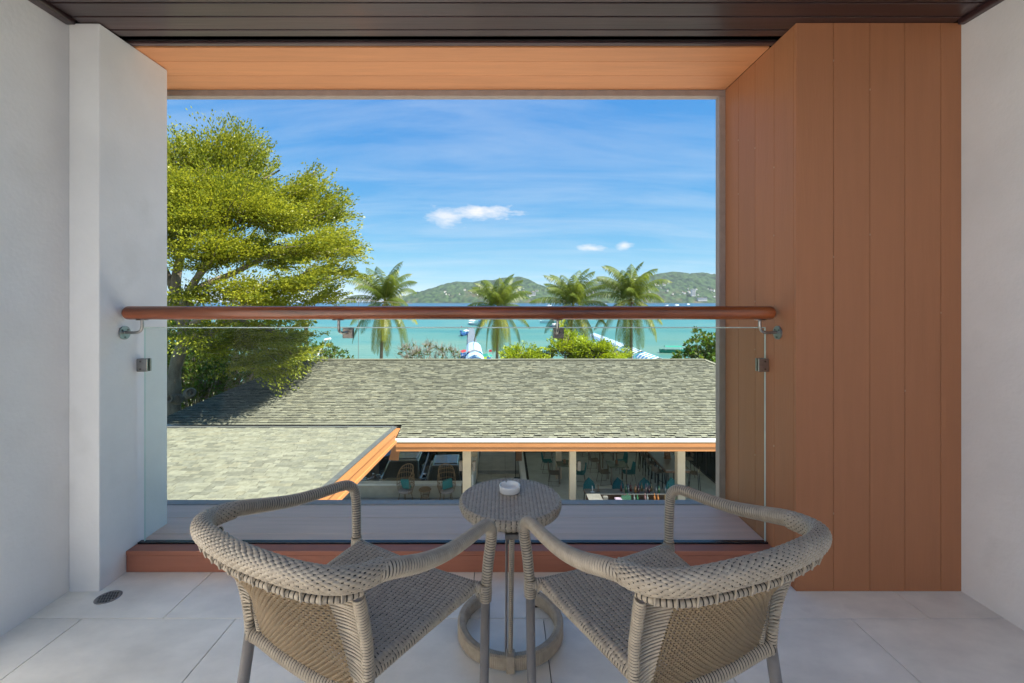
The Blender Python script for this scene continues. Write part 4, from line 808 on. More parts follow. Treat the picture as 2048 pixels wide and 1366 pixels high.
# ------------------------------------------------------------------ vehicles
def car(loc, rz, W, L, prof, cab, label, cat, name, rack=False):
    """prof: lower body side outline (y,z); cab: (yb0, yt0, yt1, yb1, zb, zt) greenhouse; front at y=0"""
    t = empty(name, loc, rz, label, cat); w = W/2
    g = G(); n = len(prof); secs = [(-w, .0), (-w*.985, .03), (-w*.6, .06), (w*.6, .06), (w*.985, .03), (w, 0)]
    P = [[(x, y, z+(b if z > .75 else 0)*(1 if x*x < w*w*.97 else 0)) for y, z in prof] for x, b in secs]
    g.grid(P); g.add([(-w, y, z) for y, z in prof], [tuple(range(n))]); g.add([(w, y, z) for y, z in prof], [tuple(range(n))[::-1]]); g.obj('body', CARP, t, bevel=.02)
    yb0, yt0, yt1, yb1, zb, zt = cab; a, b = w*.93, w*.72
    B = [(-a, yb0, zb), (a, yb0, zb), (a, yb1, zb), (-a, yb1, zb)]; T_ = [(-b, yt0, zt), (b, yt0, zt), (b, yt1, zt), (-b, yt1, zt)]
    G().hexa(B+T_).obj('cabin', CARP, t, bevel=.06)
    G().hexa([(-b*.92, yt0+.12, zt-.01), (b*.92, yt0+.12, zt-.01), (b*.92, yt1-.1, zt-.01), (-b*.92, yt1-.1, zt-.01), (-b*.84, yt0+.25, zt+.03), (b*.84, yt0+.25, zt+.03), (b*.84, yt1-.2, zt+.03), (-b*.84, yt1-.2, zt+.03)]).obj('roof_panel', CARP, t, bevel=.02)
    def quad(name_, q, m_, d):
        q = [Vector(p)+Vector(d) for p in q]; nrm = (q[1]-q[0]).cross(q[2]-q[0]).normalized()*.012; G().add([p for p in q]+[p-nrm for p in q], [(0, 1, 2, 3), (7, 6, 5, 4), (0, 4, 5, 1), (1, 5, 6, 2), (2, 6, 7, 3), (3, 7, 4, 0)]).obj(name_, m_, t)
    def mixp(p, q, f_): return tuple(p[i]+(q[i]-p[i])*f_ for i in range(3))
    lo0, lo1, hi0, hi1 = mixp(B[0], T_[0], .06), mixp(B[1], T_[1], .06), mixp(B[0], T_[0], .92), mixp(B[1], T_[1], .92)
    quad('windscreen', [mixp(lo0, lo1, .05), mixp(lo0, lo1, .95), mixp(hi0, hi1, .94), mixp(hi0, hi1, .06)], CARG, (0, -.028, .016))
    nw = 3 if L > 4.8 else 2
    for s in (-1, 1):
        i0, i1 = (1, 2) if s > 0 else (0, 3)
        for k in range(nw):
            f0, f1 = .05+k*.93/nw, .05+(k+.9)*.93/nw; bl = mixp(B[i0], B[i1], f0+(0.06 if k == 0 else 0)); br = mixp(B[i0], B[i1], f1); tl = mixp(T_[i0], T_[i1], f0); tr_ = mixp(T_[i0], T_[i1], f1)
            quad('side_window', [mixp(bl, tl, .12), mixp(br, tr_, .12), mixp(br, tr_, .85), mixp(bl, tl, .85)], CARG, (s*.03, 0, .01))
        g = G(); g.hexa([(s*(w+.02), yb0+.30, zb-.02), (s*(w+.2), yb0+.32, zb-.02), (s*(w+.2), yb0+.42, zb-.02), (s*(w+.02), yb0+.42, zb-.02), (s*(w+.02), yb0+.30, zb+.13), (s*(w+.18), yb0+.32, zb+.13), (s*(w+.18), yb0+.42, zb+.13), (s*(w+.02), yb0+.42, zb+.13)]); g.bar((s*(w-.08), yb0+.38, zb-.02), (s*(w+.04), yb0+.38, zb+.03), .05); g.obj('mirror', CHROME if rack else CARP, t, bevel=.02)
        G().hexa([(s*w*.95, -.01, .68), (s*w*.6, -.03, .68), (s*w*.6, .1, .68), (s*w*.95, .14, .68), (s*w*.96, .01, .84), (s*w*.62, -.01, .84), (s*w*.62, .1, .84), (s*w*.96, .14, .84)]).obj('headlight', LAMPW, t)
        for yw in (.85, L-.95):
            c = (s*(w-.10), yw, .36); wh = G().tube([(c[0]-s*.11, yw, .36), (c[0]+s*.105, yw, .36)], .36, 26).obj('wheel', TYRE, t); G().tube([(c[0]+s*.09, yw, .36), (c[0]+s*.112, yw, .36)], .21, 20).obj('rim', CHROME, wh)
    G().box(-w*.5, w*.5, -.03, .02, .55, .8).obj('grille', BLKM, t); G().box(-w*.96, w*.96, -.08, .1, .28, .5).obj('bumper', CARP, t, bevel=.03)
    if rack:
        for s in (-1, 1): G().tube([(s*b*.9, yt0+.2, zt+.06), (s*b*.9, yt1-.2, zt+.06)], .018, 6).obj('roof_rail', CHROME, t)
        for f_ in (.45, .8): G().tube([(-b*.9, yt0+(yt1-yt0)*f_, zt+.08), (b*.9, yt0+(yt1-yt0)*f_, zt+.08)], .016, 6).obj('cross_bar', CHROME, t)
    G().tube([(0, yt0+.4, zt+.02), (0, yt0+.6, zt+.28)], .006, 5).obj('aerial', BLKM, t)
    return t
tp = [(0.0, .42), (-.02, .75), (.12, .92), (1.15, 1.05), (5.0, 1.08), (5.05, .5), (4.9, .32), (.1, .30)]
car((-4.42, 18.75, GZ-1.3), R(3), 1.82, 5.05, tp, (1.05, 1.95, 4.75, 5.0, 1.03, 1.56), 'black pickup truck with a canopy and roof bars, parked behind the low wall', 'pickup truck', 'parked_pickup', True)
hp = [(0.0, .40), (-.02, .66), (.15, .80), (.95, .95), (3.7, .98), (3.75, .5), (3.65, .3), (.1, .28)]
car((-2.50, 18.75, GZ-1.3), R(3), 1.66, 3.75, hp, (.85, 1.65, 3.15, 3.6, .93, 1.45), 'small black hatchback parked right of the pickup truck', 'car', 'parked_car')
cp = [(0.0, .42), (-.02, .70), (.12, .86), (1.0, 1.0), (4.2, 1.02), (4.25, .5), (4.15, .3), (.1, .28)]
car((-6.9, 23.6, GZ-1.3), R(-62), 1.75, 4.25, cp, (.95, 1.7, 3.4, 4.0, .98, 1.6), 'dark car parked behind the pickup truck, half under the eave', 'car', 'parked_car')
# motorbike seen by its handlebar
t = empty('motorbike', (-6.0, 20.1, GZ-1.3), R(25), 'small motorbike with chrome mirrors left of the pickup truck', 'motorbike')
G().tube([(-.32, .1, .98), (-.1, 0, .95), (.1, 0, .95), (.32, .1, .98)], .018, 6).obj('handlebar', CHROME, t)
for s in (-1, 1): G().tube([(s*.22, .03, .97), (s*.27, 0, 1.15)], .008, 5).lathe([(0, 0), (.05, .0), (.05, .015), (0, .02)], 10, (s*.27, 0, 1.15)).obj('mirror', CHROME, t); 
for y in (0, 1.2): w_ = G().tube([(-.05, y-.1, .28), (.05, y-.1, .28)], .28, 20).obj('wheel', TYRE, t); G().tube([(-.055, y-.1, .28), (.055, y-.1, .28)], .17, 16).obj('rim', CHROME, w_)
G().hexa([(-.12, .25, .35), (.12, .25, .35), (.1, 1.25, .45), (-.1, 1.25, .45), (-.13, .4, .72), (.13, .4, .72), (.08, 1.3, .74), (-.08, 1.3, .74)]).obj('body', CARP, t, bevel=.03); G().bar((0, -.08, .35), (0, .08, .95), .07).obj('fork', CHROME, t)
# fences behind the cars
t = empty('board_fence', (-7.55, 22.6, GZ-1.3), R(0), 'grey-brown vertical board fence left of the pickup truck', 'fence')
for i in range(9): G().box(.0+i*.155, .15+i*.155, -.015, .015, .02, 1.0).obj('board', LIGHTW if i < 0 else BROWNF, t)
G().box(-.02, 1.42, -.03, .03, 1.0, 1.05).obj('top_rail', GATE, t)
t = empty('green_gate', (-3.5, 24.3, GZ-1.3), 0, 'green-grey vertical board gate behind the small hatchback', 'gate')
for i in range(11): G().box(-.0+i*.15, .145+i*.15, -.015, .015, .02, .95).obj('board', GATE, t)
G().box(-.02, 1.66, -.03, .03, .95, 1.0).obj('top_rail', BLKM, t)

# ================================================================== VEGETATION
def leaf_mesh(C, D, S, nm, mats, mi=None, fold=.25, aspect=.45):
    """one folded rhombus per leaf; C centres, D unit directions, S lengths"""
    n = len(C); rv = rng.normal(size=(n, 3)); X = np.cross(D, rv); X /= np.linalg.norm(X, axis=1)[:, None]+1e-9; Nn = np.cross(X, D)
    S = S[:, None]; a = C; b = C+D*S*.5+X*S*aspect*.5+Nn*S*fold*.2; c = C+D*S; d = C+D*S*.5-X*S*aspect*.5+Nn*S*fold*.2
    V = np.stack([a, b, c, d], 1).reshape(-1, 3); me = bpy.data.meshes.new(nm); me.vertices.add(n*4); me.vertices.foreach_set('co', V.ravel())
    me.loops.add(n*4); me.loops.foreach_set('vertex_index', np.arange(n*4)); me.polygons.add(n); me.polygons.foreach_set('loop_start', np.arange(n)*4); me.polygons.foreach_set('loop_total', np.full(n, 4))
    for m in mats: me.materials.append(m)
    me.polygons.foreach_set('material_index', mi if mi is not None else rng.integers(0, len(mats), n)); me.update(); me.validate(); return me
def addm(me, name, parent): o = bpy.data.objects.new(name, me); COL.objects.link(o); o.parent = parent; return o
# big fine-leaved tree: limbs carrying flat fan sprays
def fan_tree(loc, lobes, label, nspray, leaf, trunk, limbs, mats, lps=64, name='spreading_tree', spr=(.8, 1.5), up=.18):
    t = empty(name, loc, 0, label, 'tree'); L = np.array(loc)
    g = G(); P = spline(trunk, .35); rt = np.interp(np.linspace(0, 1, len(P)), [0, .12, .5, 1], [trunk_r*1.25, trunk_r, trunk_r*.8, trunk_r*.6]); rt = rt*(1+.06*np.sin(np.arange(len(P))*1.7)); g.tube(P-L, rt, 14); g.obj('trunk', BARK, t, True)
    for q in limbs:
        g = G(); P = spline(q[1], .4); g.tube(P-L, np.linspace(q[0], .03, len(P)), 8); g.obj('limb', BARK, t, True)
    lo = np.array([l_[:3] for l_ in lobes], float); rd = np.array([l_[3:6] for l_ in lobes], float); wt = rd.prod(1)**.75; wt /= wt.sum()
    k = rng.choice(len(lobes), nspray, p=wt); dv = rng.normal(size=(nspray, 3)); dv /= np.linalg.norm(dv, axis=1)[:, None]; rad = rng.random(nspray)**.38
    S0 = lo[k]+dv*rd[k]*rad[:, None]
    cen = np.array(trunk[-1]) ; out = S0-cen; out[:, 2] *= .45; out /= np.linalg.norm(out, axis=1)[:, None]+1e-6; out[:, 2] += up; out += rng.normal(size=out.shape)*.22; out /= np.linalg.norm(out, axis=1)[:, None]
    ln = rng.uniform(*spr, nspray); out[:, 2] += .35*np.sin(S0[:, 0]*2.1+S0[:, 1]); side = np.cross(out, [0, 0, 1.]); side /= np.linalg.norm(side, axis=1)[:, None]+1e-6
    a = rng.random((nspray, lps))**.7; b = rng.uniform(-1, 1, (nspray, lps))*.42*(.25+a)
    zz = rng.normal(size=(nspray, lps))*.035+.10*a*a
    C = S0[:, None]+out[:, None]*(a*ln[:, None])[..., None]+side[:, None]*(b*ln[:, None])[..., None]; C[..., 2] += zz
    D = out[:, None]+side[:, None]*(b*1.6)[..., None]+rng.normal(size=C.shape)*.35; D /= np.linalg.norm(D, axis=2)[..., None]
    C = C.reshape(-1, 3); D = D.reshape(-1, 3); S = rng.uniform(leaf*.7, leaf*1.25, len(C)); mk = np.repeat(rng.choice(3, nspray, p=[.45, .25, .3]), lps)
    flip = rng.random(len(C)) < .2; mk[flip] = rng.integers(0, 3, flip.sum())
    addm(leaf_mesh(C-L, D, S, 'crown', mats, mk.astype(np.int32), aspect=.5), 'crown', t)
    g = G()
    for i in rng.choice(nspray, min(nspray, 520), replace=False):
        q = S0[i]; g.tube([q-L, q+out[i]*ln[i]*.5-L, q+out[i]*ln[i]*.95+np.array([0, 0, .08])-L], [.016, .011, .004], 4, caps=False)
        c = lo[k[i]]+rng.normal(size=3)*.2; g.tube([c-L, (c+q)/2-L+np.array([0, 0, .1]), q-L], [.03, .024, .016], 4, caps=False)
    tag(g.obj('twigs', BARK, t), kind='stuff'); return t
trunk_r = .30
TY = 17.9
def tp_(px, py, Y=TY): return (X_(px, Y), Y, 1.3-(py-603)/910*Y)
lob = []
for px, py, dY, rx, ry, rz in ((345, 300, 0, 1.0, 1.6, .9), (395, 290, .6, 1.0, 1.6, .8), (450, 285, -.5, .9, 1.4, .7), (495, 300, .8, .95, 1.3, .65), (400, 350, -1.5, 1.8, 1.8, .9), (470, 360, 1.5, 1.5, 1.8, .8), (540, 360, 0, 1.2, 1.6, .65), (595, 345, .5, .8, 1.3, .55), (520, 420, -1.5, 1.7, 1.8, .75), (590, 430, .8, 1.5, 1.6, .65), (640, 420, 0, .9, 1.2, .45), (420, 430, -2.2, 1.9, 1.8, .85), (660, 480, 0, 1.1, 1.4, .5), (610, 490, -1.6, 1.5, 1.5, .6), (530, 500, 1.8, 1.8, 1.9, .7), (440, 500, -2.5, 1.7, 1.6, .7), (660, 530, .6, .9, 1.2, .35), (580, 550, -1.8, 1.4, 1.5, .5), (500, 575, -2.3, 1.5, 1.4, .5), (400, 570, -2.6, 1.2, 1.2, .45), (560, 600, -.5, 1.5, 1.6, .4), (630, 585, .8, .9, 1.3, .3), (350, 400, -2, 1.5, 1.6, 1.2), (300, 450, -1, 2.4, 2.4, 2.4), (260, 330, 0, 2.4, 2.4, 1.5), (540, 655, -.6, 1.5, 1.6, .45), (470, 670, -1.2, 1.4, 1.5, .5), (600, 690, .2, .9, 1.3, .35), (520, 710, -.8, 1.3, 1.4, .4), (430, 640, -2.4, 1.1, 1.0, .35), (585, 650, 1.2, 1.1, 1.4, .4)):
    x, y, z = tp_(px, py, TY+dY); lob.append((x-.25-(.45 if py > 590 else 0), y, z-(1.0 if py < 400 else .35), rx*.66, ry*.8, rz*.62))
tr0 = [(-13.05, TY+.2, GZ), (-13.05, TY+.1, -3.6), tp_(348, 800), tp_(350, 740), tp_(366, 680), tp_(364, 630), tp_(356, 600)]
limbs = [(.21, [tp_(360, 640), tp_(372, 600, TY-.3), tp_(395, 555, TY-.8), tp_(430, 520, TY-1.4), tp_(470, 480, TY-1.6)]), (.17, [tp_(362, 610), tp_(400, 575), tp_(470, 545, TY+.6), tp_(560, 500, TY+.8), tp_(640, 470, TY+.4)]),
    (.2, [tp_(356, 610), tp_(352, 560, TY), tp_(370, 480, TY+.3), tp_(400, 380, TY+.4), tp_(420, 300, TY+.3)]), (.14, [tp_(366, 660), tp_(400, 640, TY-.4), tp_(450, 625, TY-.8), tp_(520, 600, TY-1)]), (.16, [tp_(356, 600), tp_(330, 540), tp_(290, 460), tp_(260, 380)]),
    (.12, [tp_(395, 555, TY-.8), tp_(440, 470, TY), tp_(500, 380, TY+.4), tp_(560, 340, TY+.6)]), (.15, [tp_(366, 670), tp_(420, 668, TY+.2), tp_(470, 640, TY-.4), tp_(560, 670, TY-.6)])]
big = fan_tree((-13.05, TY+.2, GZ), lob, 'big spreading tree with lime-green fine foliage overhanging the left end of the shingle roof', 2700, .105, tr0, limbs, LF, 86, up=.10)
g = G()
for px, py, dx in ((346, 797, -.02), (368, 785, .3)):
    c = np.array(tp_(px, py, TY-.3))-np.array(big.location); g.tube([c+np.array([0, .3, -.1]), c+np.array([dx, -.02, .02]), c+np.array([dx*1.3, -.18, .03])], [.22, .17, .15], 12)
g.obj('cut_branch', BARK, big, True)
g = G()
for px, py, dx in ((346, 797, -.02), (368, 785, .3)):
    c = np.array(tp_(px, py, TY-.3))-np.array(big.location)+np.array([dx*1.3, -.185, .03]); g.tube([c, c-np.array([0, .004, 0])], .085, 12)
g.obj('cut_face', mat('dark_cut_wood', (.07, .045, .03), .9), big)
# greenery in the shade behind the big tree
def bush(loc, lobes, label, n, leaf, mats, cat='shrub', name='shrub', aspect=.5, trunkh=None, bare=0):
    t = empty(name, loc, 0, label, cat); L = np.array(loc); lo = np.array([l_[:3] for l_ in lobes], float); rd = np.array([l_[3:6] for l_ in lobes], float); wt = rd.prod(1); wt /= wt.sum()
    nc = n//9; k = rng.choice(len(lobes), nc, p=wt); dv = rng.normal(size=(nc, 3)); dv /= np.linalg.norm(dv, axis=1)[:, None]; S0 = lo[k]+dv*rd[k]*(rng.random(nc)**.33)[:, None]
    D = np.repeat(dv*.6+np.array([0, 0, .5]), 9, 0)+rng.normal(size=(nc*9, 3))*.7; D /= np.linalg.norm(D, axis=1)[:, None]; C = np.repeat(S0, 9, 0)+D*leaf*.25
    S = rng.uniform(.75, 1.2, nc*9)*leaf; addm(leaf_mesh(C-L, D, S, 'foliage', mats, None, aspect=aspect), 'foliage', t)
    g = G()
    for i in rng.choice(nc, min(nc, 260 if bare else 90), replace=False):
        a = np.array([loc[0], loc[1], loc[2]]); b = S0[i]; m = (a+b)/2+rng.normal(size=3)*.15; m[2] = (a[2]*.4+b[2]*.6); g.tube([a-L, m-L, b-L+(dv[i]*bare)], [.05 if not bare else .022, .03 if not bare else .016, .008], 4, caps=False)
    if bare:
        for i in range(1100):
            c = S0[rng.integers(nc)]-L; dd = rng.normal(size=3)*.5+np.array([0, 0, .7]); dd /= np.linalg.norm(dd); q1 = c+dd*.25; q2 = q1+(dd+rng.normal(size=3)*.4)*.28; g.tube([c, q1, q2], [.012, .009, .004], 3, caps=False)
    o = g.obj('stems', TWIG if bare else BARK, t); tag(o, kind='stuff'); return t
def B(px, py, Y, rx, ry, rz): return (X_(px, Y), Y, 1.3-(py-603)/910*Y, rx, ry, rz)
def gl(px, Y, z=None): return (X_(px, Y), Y, z if z is not None else -6.35)
for i, (px, py, Y, r_, n, lab) in enumerate(((400, 735, 21.5, 1.5, 3500, 'dark green tree directly behind the big tree trunk'), (460, 700, 23.5, 2.0, 4500, 'dark green tree in shade between the trunk and the roof'), (540, 700, 25, 1.7, 3600, 'dark shrubby tree behind the left slope of the roof'), (340, 690, 23, 2.2, 4500, 'dark green tree at the left edge behind the big trunk'))):
    bush(gl(px, Y), [B(px, py, Y, r_, r_, r_*.9), B(px-30, py-50, Y+.5, r_*.8, r_, r_*.7), B(px+25, py+25, Y-.5, r_*.8, r_*.8, r_*.6), B(px, py+60, Y, r_*.8, r_*.7, r_*.6)], lab, n, .22, BL, 'tree', 'leafy_tree')
bush(gl(650, 31), [B(640, 700, 31, .9, .9, .5), B(668, 708, 31, .9, .8, .45), B(615, 705, 31, .7, .8, .5), B(690, 716, 31, .5, .6, .3), B(655, 735, 31, 1.2, .9, .5)], 'broad-leaved shrub under the white street lamp beyond the roof', 900, .26, BL)
bush(gl(855, 32), [B(820, 708, 32, .8, .8, .55), B(860, 704, 32, 1.1, .9, .62), B(900, 708, 32, .7, .8, .5), B(860, 730, 32, 1.6, .9, .5)], 'half-bare shrub with pale grey twigs beyond the roof ridge', 750, .17, BL, bare=.45)
fan = lambda loc, lobes, label, n: fan_tree(loc, lobes, label, n, .15, [loc, (loc[0], loc[1], lobes[0][2]-.3)], [], [LIME[0], LIME[1], LIME[0]], 40, 'feathery_tree', (.45, .9), .12)
trunk_r = .1
fan(gl(1130, 30), [B(1130, 700, 30, .8, .8, .35), B(1095, 712, 30, .7, .8, .25), B(1130, 680, 30, .35, .4, .4), B(1150, 715, 30, .9, .8, .25)], 'bright lime feathery tree with an upright tip above the roof ridge', 230)
fan(gl(1190, 29), [B(1190, 700, 29, .85, .8, .4), B(1225, 715, 29, .7, .7, .18), B(1185, 715, 29, .9, .8, .3)], 'rounded lime feathery tree right of the one with the upright tip', 240)
fan(gl(1040, 30), [B(1035, 716, 30, .55, .7, .18), B(1055, 720, 30, .6, .7, .15)], 'low lime feathery shrub just topping the roof ridge', 110)
bush(gl(1400, 27), [B(1405, 700, 27, 1.0, 1., .8), B(1385, 718, 27, 1.1, 1., .6), B(1365, 735, 27, 1.0, 1, .5), B(1430, 690, 27, .8, .9, .8), B(1400, 670, 27, .35, .4, .4), B(1440, 730, 27, 1.2, 1, .9), B(1475, 710, 27, 1, 1, 1)], 'broad-leaved green shrub rising at the right end of the shingle roof', 3000, .27, BL)
# background planting behind the patio
for i, (px, lab) in enumerate(((1085, 'leafy hedge plant behind the patio fence near the white wall'), (1180, 'leafy hedge plant behind the far dining table'), (1290, 'leafy hedge plant behind the high table'), (1400, 'leafy hedge plant beyond the glass doors'))):
    Y = 25.5; bush((X_(px, Y), Y, GZ), [(X_(px, Y), Y, GZ+.9, 1.4, .7, .8)], lab, 900, .2, BL)
# palms
def palm(px, cy_, Y, tip, seed, label, tb_):
    r2 = np.random.default_rng(seed); x = X_(px, Y); zc = 1.3-(cy_-603)/910*Y; xb = X_(tb_, Y); t = empty('coconut_palm', (xb, Y, -7.2), 0, label, 'palm tree', 'coconut palms along the beach'); L = np.array([xb, Y, -7.2])
    g = G(); P = spline([(xb, Y, -7.4), (xb, Y, -5), (xb*.6+x*.4, Y, zc-2.2), (x, Y, zc-.15)], .12); k = np.arange(len(P)); g.tube(P-L, np.linspace(.17, .115, len(P))*(1+.06*(k % 2)), 10); g.obj('trunk', PBARK, t)
    Cn = np.array([x, Y, zc])-L; nf = 34
    for i in range(nf):
        az_ = i*2.39996+r2.uniform(-.2, .2); f0 = i/(nf-1); e0 = (88-40*(f0/.45)) if f0 < .45 else ((44-48*(f0-.45)/.2) if f0 < .65 else (-8-56*(f0-.65)/.35)); e0 += r2.uniform(-5, 5); ln = r2.uniform(3.7, 4.5) if f0 < .65 else r2.uniform(4.5, 5.2)
        el_ = R(e0); n = 26; p = Cn.copy(); pts = [p.copy()]; d0 = np.array([math.cos(az_), math.sin(az_), 0.]); 
        wind = np.array([-.30+.15*(seed % 3), 0, 0]) if e0 > 20 else 0
        for j in range(n):
            a = el_-R(78 if e0 > 10 else 66)*(j/n)**(1.7 if e0 > 10 else 1.0); a = max(a, R(-86)); d = d0*math.cos(a)+np.array([0, 0, math.sin(a)])+wind*(j/n); d /= np.linalg.norm(d); p = p+d*ln/n; pts.append(p.copy())
        pts = np.array(pts); g = G(); g.tube(pts, np.linspace(.026, .006, len(pts)), 4, m=1, caps=False)
        T_ = np.gradient(pts, axis=0); T_ /= np.linalg.norm(T_, axis=1)[:, None]; sd = np.cross(T_, [0, 0, 1.]); sd /= np.linalg.norm(sd, axis=1)[:, None]+1e-6
        q = np.linspace(.12, 1, 58)
        for f_ in q:
            j = f_*(len(pts)-1); a = int(min(j, len(pts)-2)); b = pts[a]*(1-(j-a))+pts[a+1]*(j-a); ll = .86*math.sin(np.pi*min(1, .16+f_*.86))**.6*r2.uniform(.85, 1.1)+.06
            for s in (-1, 1):
                dd = sd[a]*s*.85+T_[a]*.55+np.array([0, 0, -.35-.45*r2.random()]); dd /= np.linalg.norm(dd); w_ = np.cross(dd, T_[a]); w_ = T_[a]*.027
                m_ = b+dd*ll*.55; tip_ = b+dd*ll+np.array([0, 0, -ll*.42]); g.add([b-w_*.6, b+w_*.6, m_+w_, tip_, m_-w_], [(0, 1, 2, 4), (4, 2, 3)], 0)
        g.obj('frond', [FR[0] if i < nf*.55 or r2.random() < .35 else FR[1], FR[1]], t)
    g = G()
    for k in range(5): a = k*1.3; g.lathe([(.001, -.13), (.09, -.07), (.11, 0), (.08, .09), (.001, .12)], 8, tuple(Cn+np.array([.2*math.cos(a), .2*math.sin(a), -.28])))
    g.obj('coconuts', mat('coconut_%d' % seed, (.18, .13, .04), .7), t, True)
palm(770, 604, 41.5, 0, 3, 'coconut palm farthest left, behind the aerial on the roof', 762)
palm(996, 615, 46, 0, 5, 'coconut palm with a slim dark trunk, second from the left', 994)
palm(1146, 611, 43, 0, 9, 'coconut palm behind the lime feathery trees, third from the left', 1140)
palm(1262, 600, 41, 0, 12, 'coconut palm farthest right, beside the striped pier canopy', 1262)
palm(562, 668, 34, 0, 21, 'coconut palm half hidden in the big tree foliage at its right', 560) if False else None
# pole, street lamp, aerial
t = empty('pole', (X_(612, 33), 33, -6.3), 0, 'pale brown round pole rising beside the big tree', 'pole'); G().tube([(0, 0, 0), (0, 0, 5.9)], [.16, .13], 12).obj('shaft', PBARK, t, True); G().tube([(0, 0, 5.9), (0, 0, 6.0)], .15, 12).obj('cap', TWIG, t)
Y = 30; t = empty('street_lamp', (X_(634, Y), Y, -6.3), 0, 'white street lamp with a slanting arm beyond the left part of the roof', 'street lamp'); z0 = 1.3-(712-603)/910*Y+6.3; z1 = 1.3-(681-603)/910*Y+6.3; dx = X_(652, Y)-X_(634, Y)
G().tube([(0, 0, 0), (0, 0, z0)], .06, 10).obj('post', GUTTER, t, True); G().tube([(0, 0, z0-.02), (dx, 0, z1)], .04, 8).obj('arm', GUTTER, t, True); G().hexa([(dx-.12, -.12, z1-.02), (dx+.34, -.09, z1+.07), (dx+.34, .09, z1+.07), (dx-.12, .12, z1-.02), (dx-.1, -.1, z1+.12), (dx+.3, -.07, z1+.19), (dx+.3, .07, z1+.19), (dx-.1, .1, z1+.12)]).obj('lamp_head', GUTTER, t, bevel=.03)
t = empty('roof_aerial', (X_(717, 20.3), 20.3, ZRd+.03), 0, 'television aerial on a thin mast on the roof ridge in front of the left palm', 'aerial')
G().tube([(0, 0, 0), (0, 0, 2.72)], .010, 6).obj('mast', LEGM, t)
def ax(px): return X_(px, 20.3)-X_(717, 20.3)
G().tube([(ax(690), 0, 2.68), (ax(820), .6, 2.48)], .006, 5).obj('boom', TWIG, t); G().tube([(ax(668), 0, 2.66), (ax(742), .2, 2.62)], .006, 5).obj('boom', TWIG, t)
for px in (692, 703, 722, 733, 742): 
    G().tube([(ax(px), -.12, 2.70), (ax(px), .14, 2.70)], .006, 4).obj('element', BLKM, t)
for a, b in ((704, 714), (733, 741)): G().tube([(ax(a), 0, 2.66), (ax(a), 0, 2.76), (ax(b), 0, 2.76), (ax(b), 0, 2.66)], .009, 4).obj('dipole', BLKM, t)
g = G(); g.tube([(ax(690), 0, 2.72), (ax(742), 0, 2.70)], .011, 5); g.obj('boom', BLKM, t)

# ================================================================== PIERS AND BOATS
def pier(name, X0, Y0, X1, Y1, segs, label, wd=1.7, h0=2.6, arch=False):
    t = empty(name, (X0, Y0, SEA), 0, label, 'pier'); d = Vector((X1-X0, Y1-Y0, 0)); Lp = d.length; d.normalize(); sd = Vector((d.y, -d.x, 0))
    def pt(s, u_, z): v_ = d*s+sd*u_; return (v_.x, v_.y, z)
    n = int(Lp/3)
    for i in range(n): a, b = i*Lp/n+.05, (i+1)*Lp/n-.05; G().hexa([pt(a, -wd/2, -.3), pt(a, wd/2, -.3), pt(b, wd/2, -.3), pt(b, -wd/2, -.3), pt(a, -wd/2, .4), pt(a, wd/2, .4), pt(b, wd/2, .4), pt(b, -wd/2, .4)]).obj('float', PONT, t)
    for (s0, s1) in segs:
        k = int((s1-s0)/.55)
        for i in range(k):
            a = s0+i*.55; b = a+.55; prof = [(-wd*.55, h0-.35), (-wd*.38, h0), (0, h0+.25), (wd*.38, h0), (wd*.55, h0-.35)]; P = np.array([[pt(a, u_, z) for u_, z in prof], [pt(b, u_, z) for u_, z in prof]]); G().grid(P).grid(P[::-1]-np.array([0, 0, .03])).obj('canopy_panel', BLUE if i % 2 else WHT, t)
        s_ = s0
        while s_ <= s1:
            for u_ in (-wd*.5, wd*.5): G().bar(pt(s_, u_, .4), pt(s_, u_, h0-.3), .06).obj('post', WHT if int(s_) % 2 else BLUE, t)
            s_ += 2.2
        g = G(); g.bar(pt(s0, wd*.52, 1.0), pt(s1, wd*.52, 1.0), .05, .5); g.bar(pt(s0, -wd*.52, 1.0), pt(s1, -wd*.52, 1.0), .05, .5); g.obj('side_rail', BLUE, t)
    return t
Ya, Yb_ = 47, 150
pier('floating_pier', X_(951, 47), 47, X_(942, 150), 150, [(1, 8), (10, 21)], 'floating pier with a blue and white striped canopy, left of the second palm', 1.9)
pier('floating_pier', 16.6, 47, 18.6, 165, [(1.5, 7), (8, 14), (15.5, 40)], 'floating pier with a long blue and white striped canopy, right of the lime trees', 1.9)
red = mat('red_fabric', (.45, .03, .03), .6); yel = mat('lime_boat_paint', (.45, .55, .05), .4); blu2 = mat('blue_boat_paint', (.04, .14, .4), .4); grn = mat('green_boat_cover', (.02, .22, .16), .6)
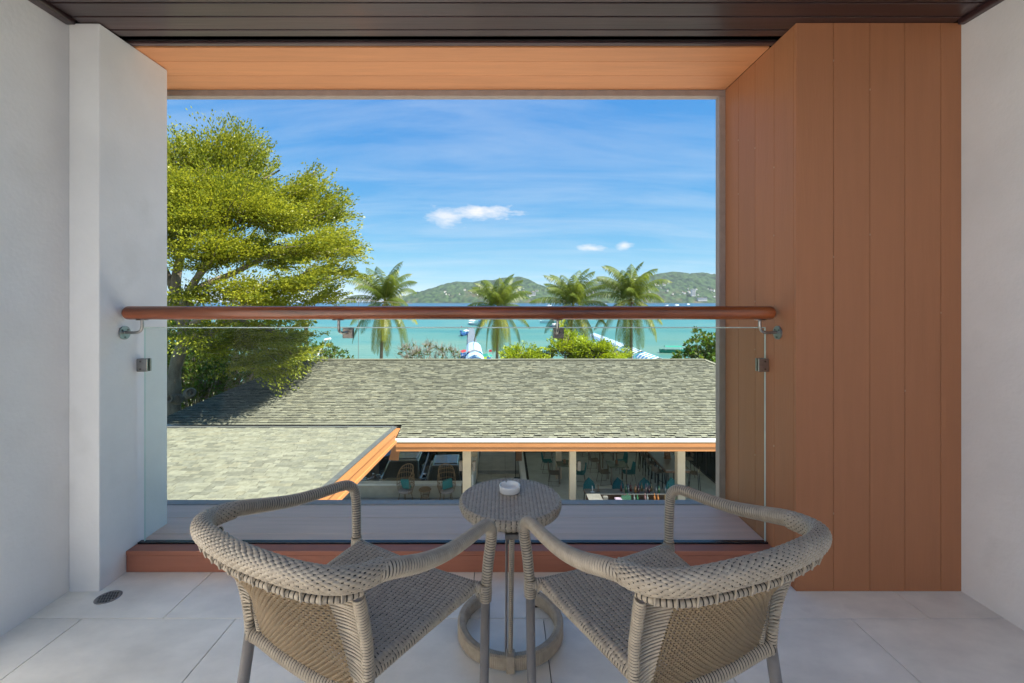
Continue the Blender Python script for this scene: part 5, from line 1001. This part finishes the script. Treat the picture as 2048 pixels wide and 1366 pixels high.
def longtail(px, Y, s, m1, m2, label, rz=0):
    t = empty('longtail_boat', (X_(px, Y), Y, SEA), rz, label, 'boat'); P = []
    for y, w_, zb, zt in ((-4, .05, .9, 1.9), (-3, .55, .2, .95), (-1, .85, -.1, .65), (1.5, .85, -.1, .65), (3.2, .6, .05, .8)): P.append([(-w_*s, y*s, zt*s), (-w_*.6*s, y*s, zb*s), (w_*.6*s, y*s, zb*s), (w_*s, y*s, zt*s)])
    P = np.array(P); G().grid(P).add([tuple(p) for p in P[-1]], [(0, 1, 2, 3)]).obj('hull', m1, t); G().grid([[(u_*.8*s, y*s, (1.55-.25*u_*u_)*s) for u_ in (-1, 0, 1)] for y in (-1.4, 2.2)]).obj('awning', m2, t)
    for a in (-1, 1):
        for y in (-1.3, 2.1): G().bar((a*.72*s, y*s, .5*s), (a*.72*s, y*s, 1.4*s), .05*s).obj('post', WHT, t)
    G().bar((0, -4*s, 1.7*s), (0, -4.05*s, 2.9*s), .05*s).obj('bow_pole', WHT, t); G().box(-.02, .45*s, -4.06*s, -4.03*s, 2.45*s, 2.8*s).obj('flag', red, t); G().box(-.3*s, .3*s, -4*s, -3.6*s, 1.3*s, 1.6*s).obj('bow_ribbon', blu2, t)
    return t
longtail(975, 64, .85, yel, grn, 'lime-green boat with a green cover and small flags beside the left pier', R(5))
longtail(931, 70, .8, blu2, red, 'small blue boat with a red awning moored left of the left pier', R(12))
longtail(929, 118, .9, blu2, WHT, 'white-awninged boat farther out, left of the left pier', R(-10))
longtail(948, 170, 1.2, WHT, WHT, 'white boat at the far end of the left pier', R(30))
longtail(937, 240, 1.3, blu2, WHT, 'blue and white boat beyond the far end of the left pier', R(60))
longtail(1100, 185, 1.3, WHT, blu2, 'white boat with a blue awning at the far end of the right pier', R(80))
longtail(1118, 150, 1.0, blu2, WHT, 'blue boat moored beside the far part of the right pier', R(80))
longtail(1350, 78, .8, grn, grn, 'green-covered boat just left of the broad-leaved shrub', R(85))

# ================================================================== HAZE
hzm = bpy.data.materials.new('haze_air'); hzm.use_nodes = True; t_ = hzm.node_tree; t_.nodes.remove(t_.nodes['Principled BSDF'])
pv = t_.nodes.new('ShaderNodeVolumePrincipled'); pv.inputs['Color'].default_value = (.80, .90, 1, 1); pv.inputs['Density'].default_value = .000045; t_.links.new(pv.outputs[0], t_.nodes['Material Output'].inputs['Volume'])
hz_ = G().box(-31000, 31000, -3100, 31000, -10, 330).obj('haze', hzm); tag(hz_, kind='stuff')
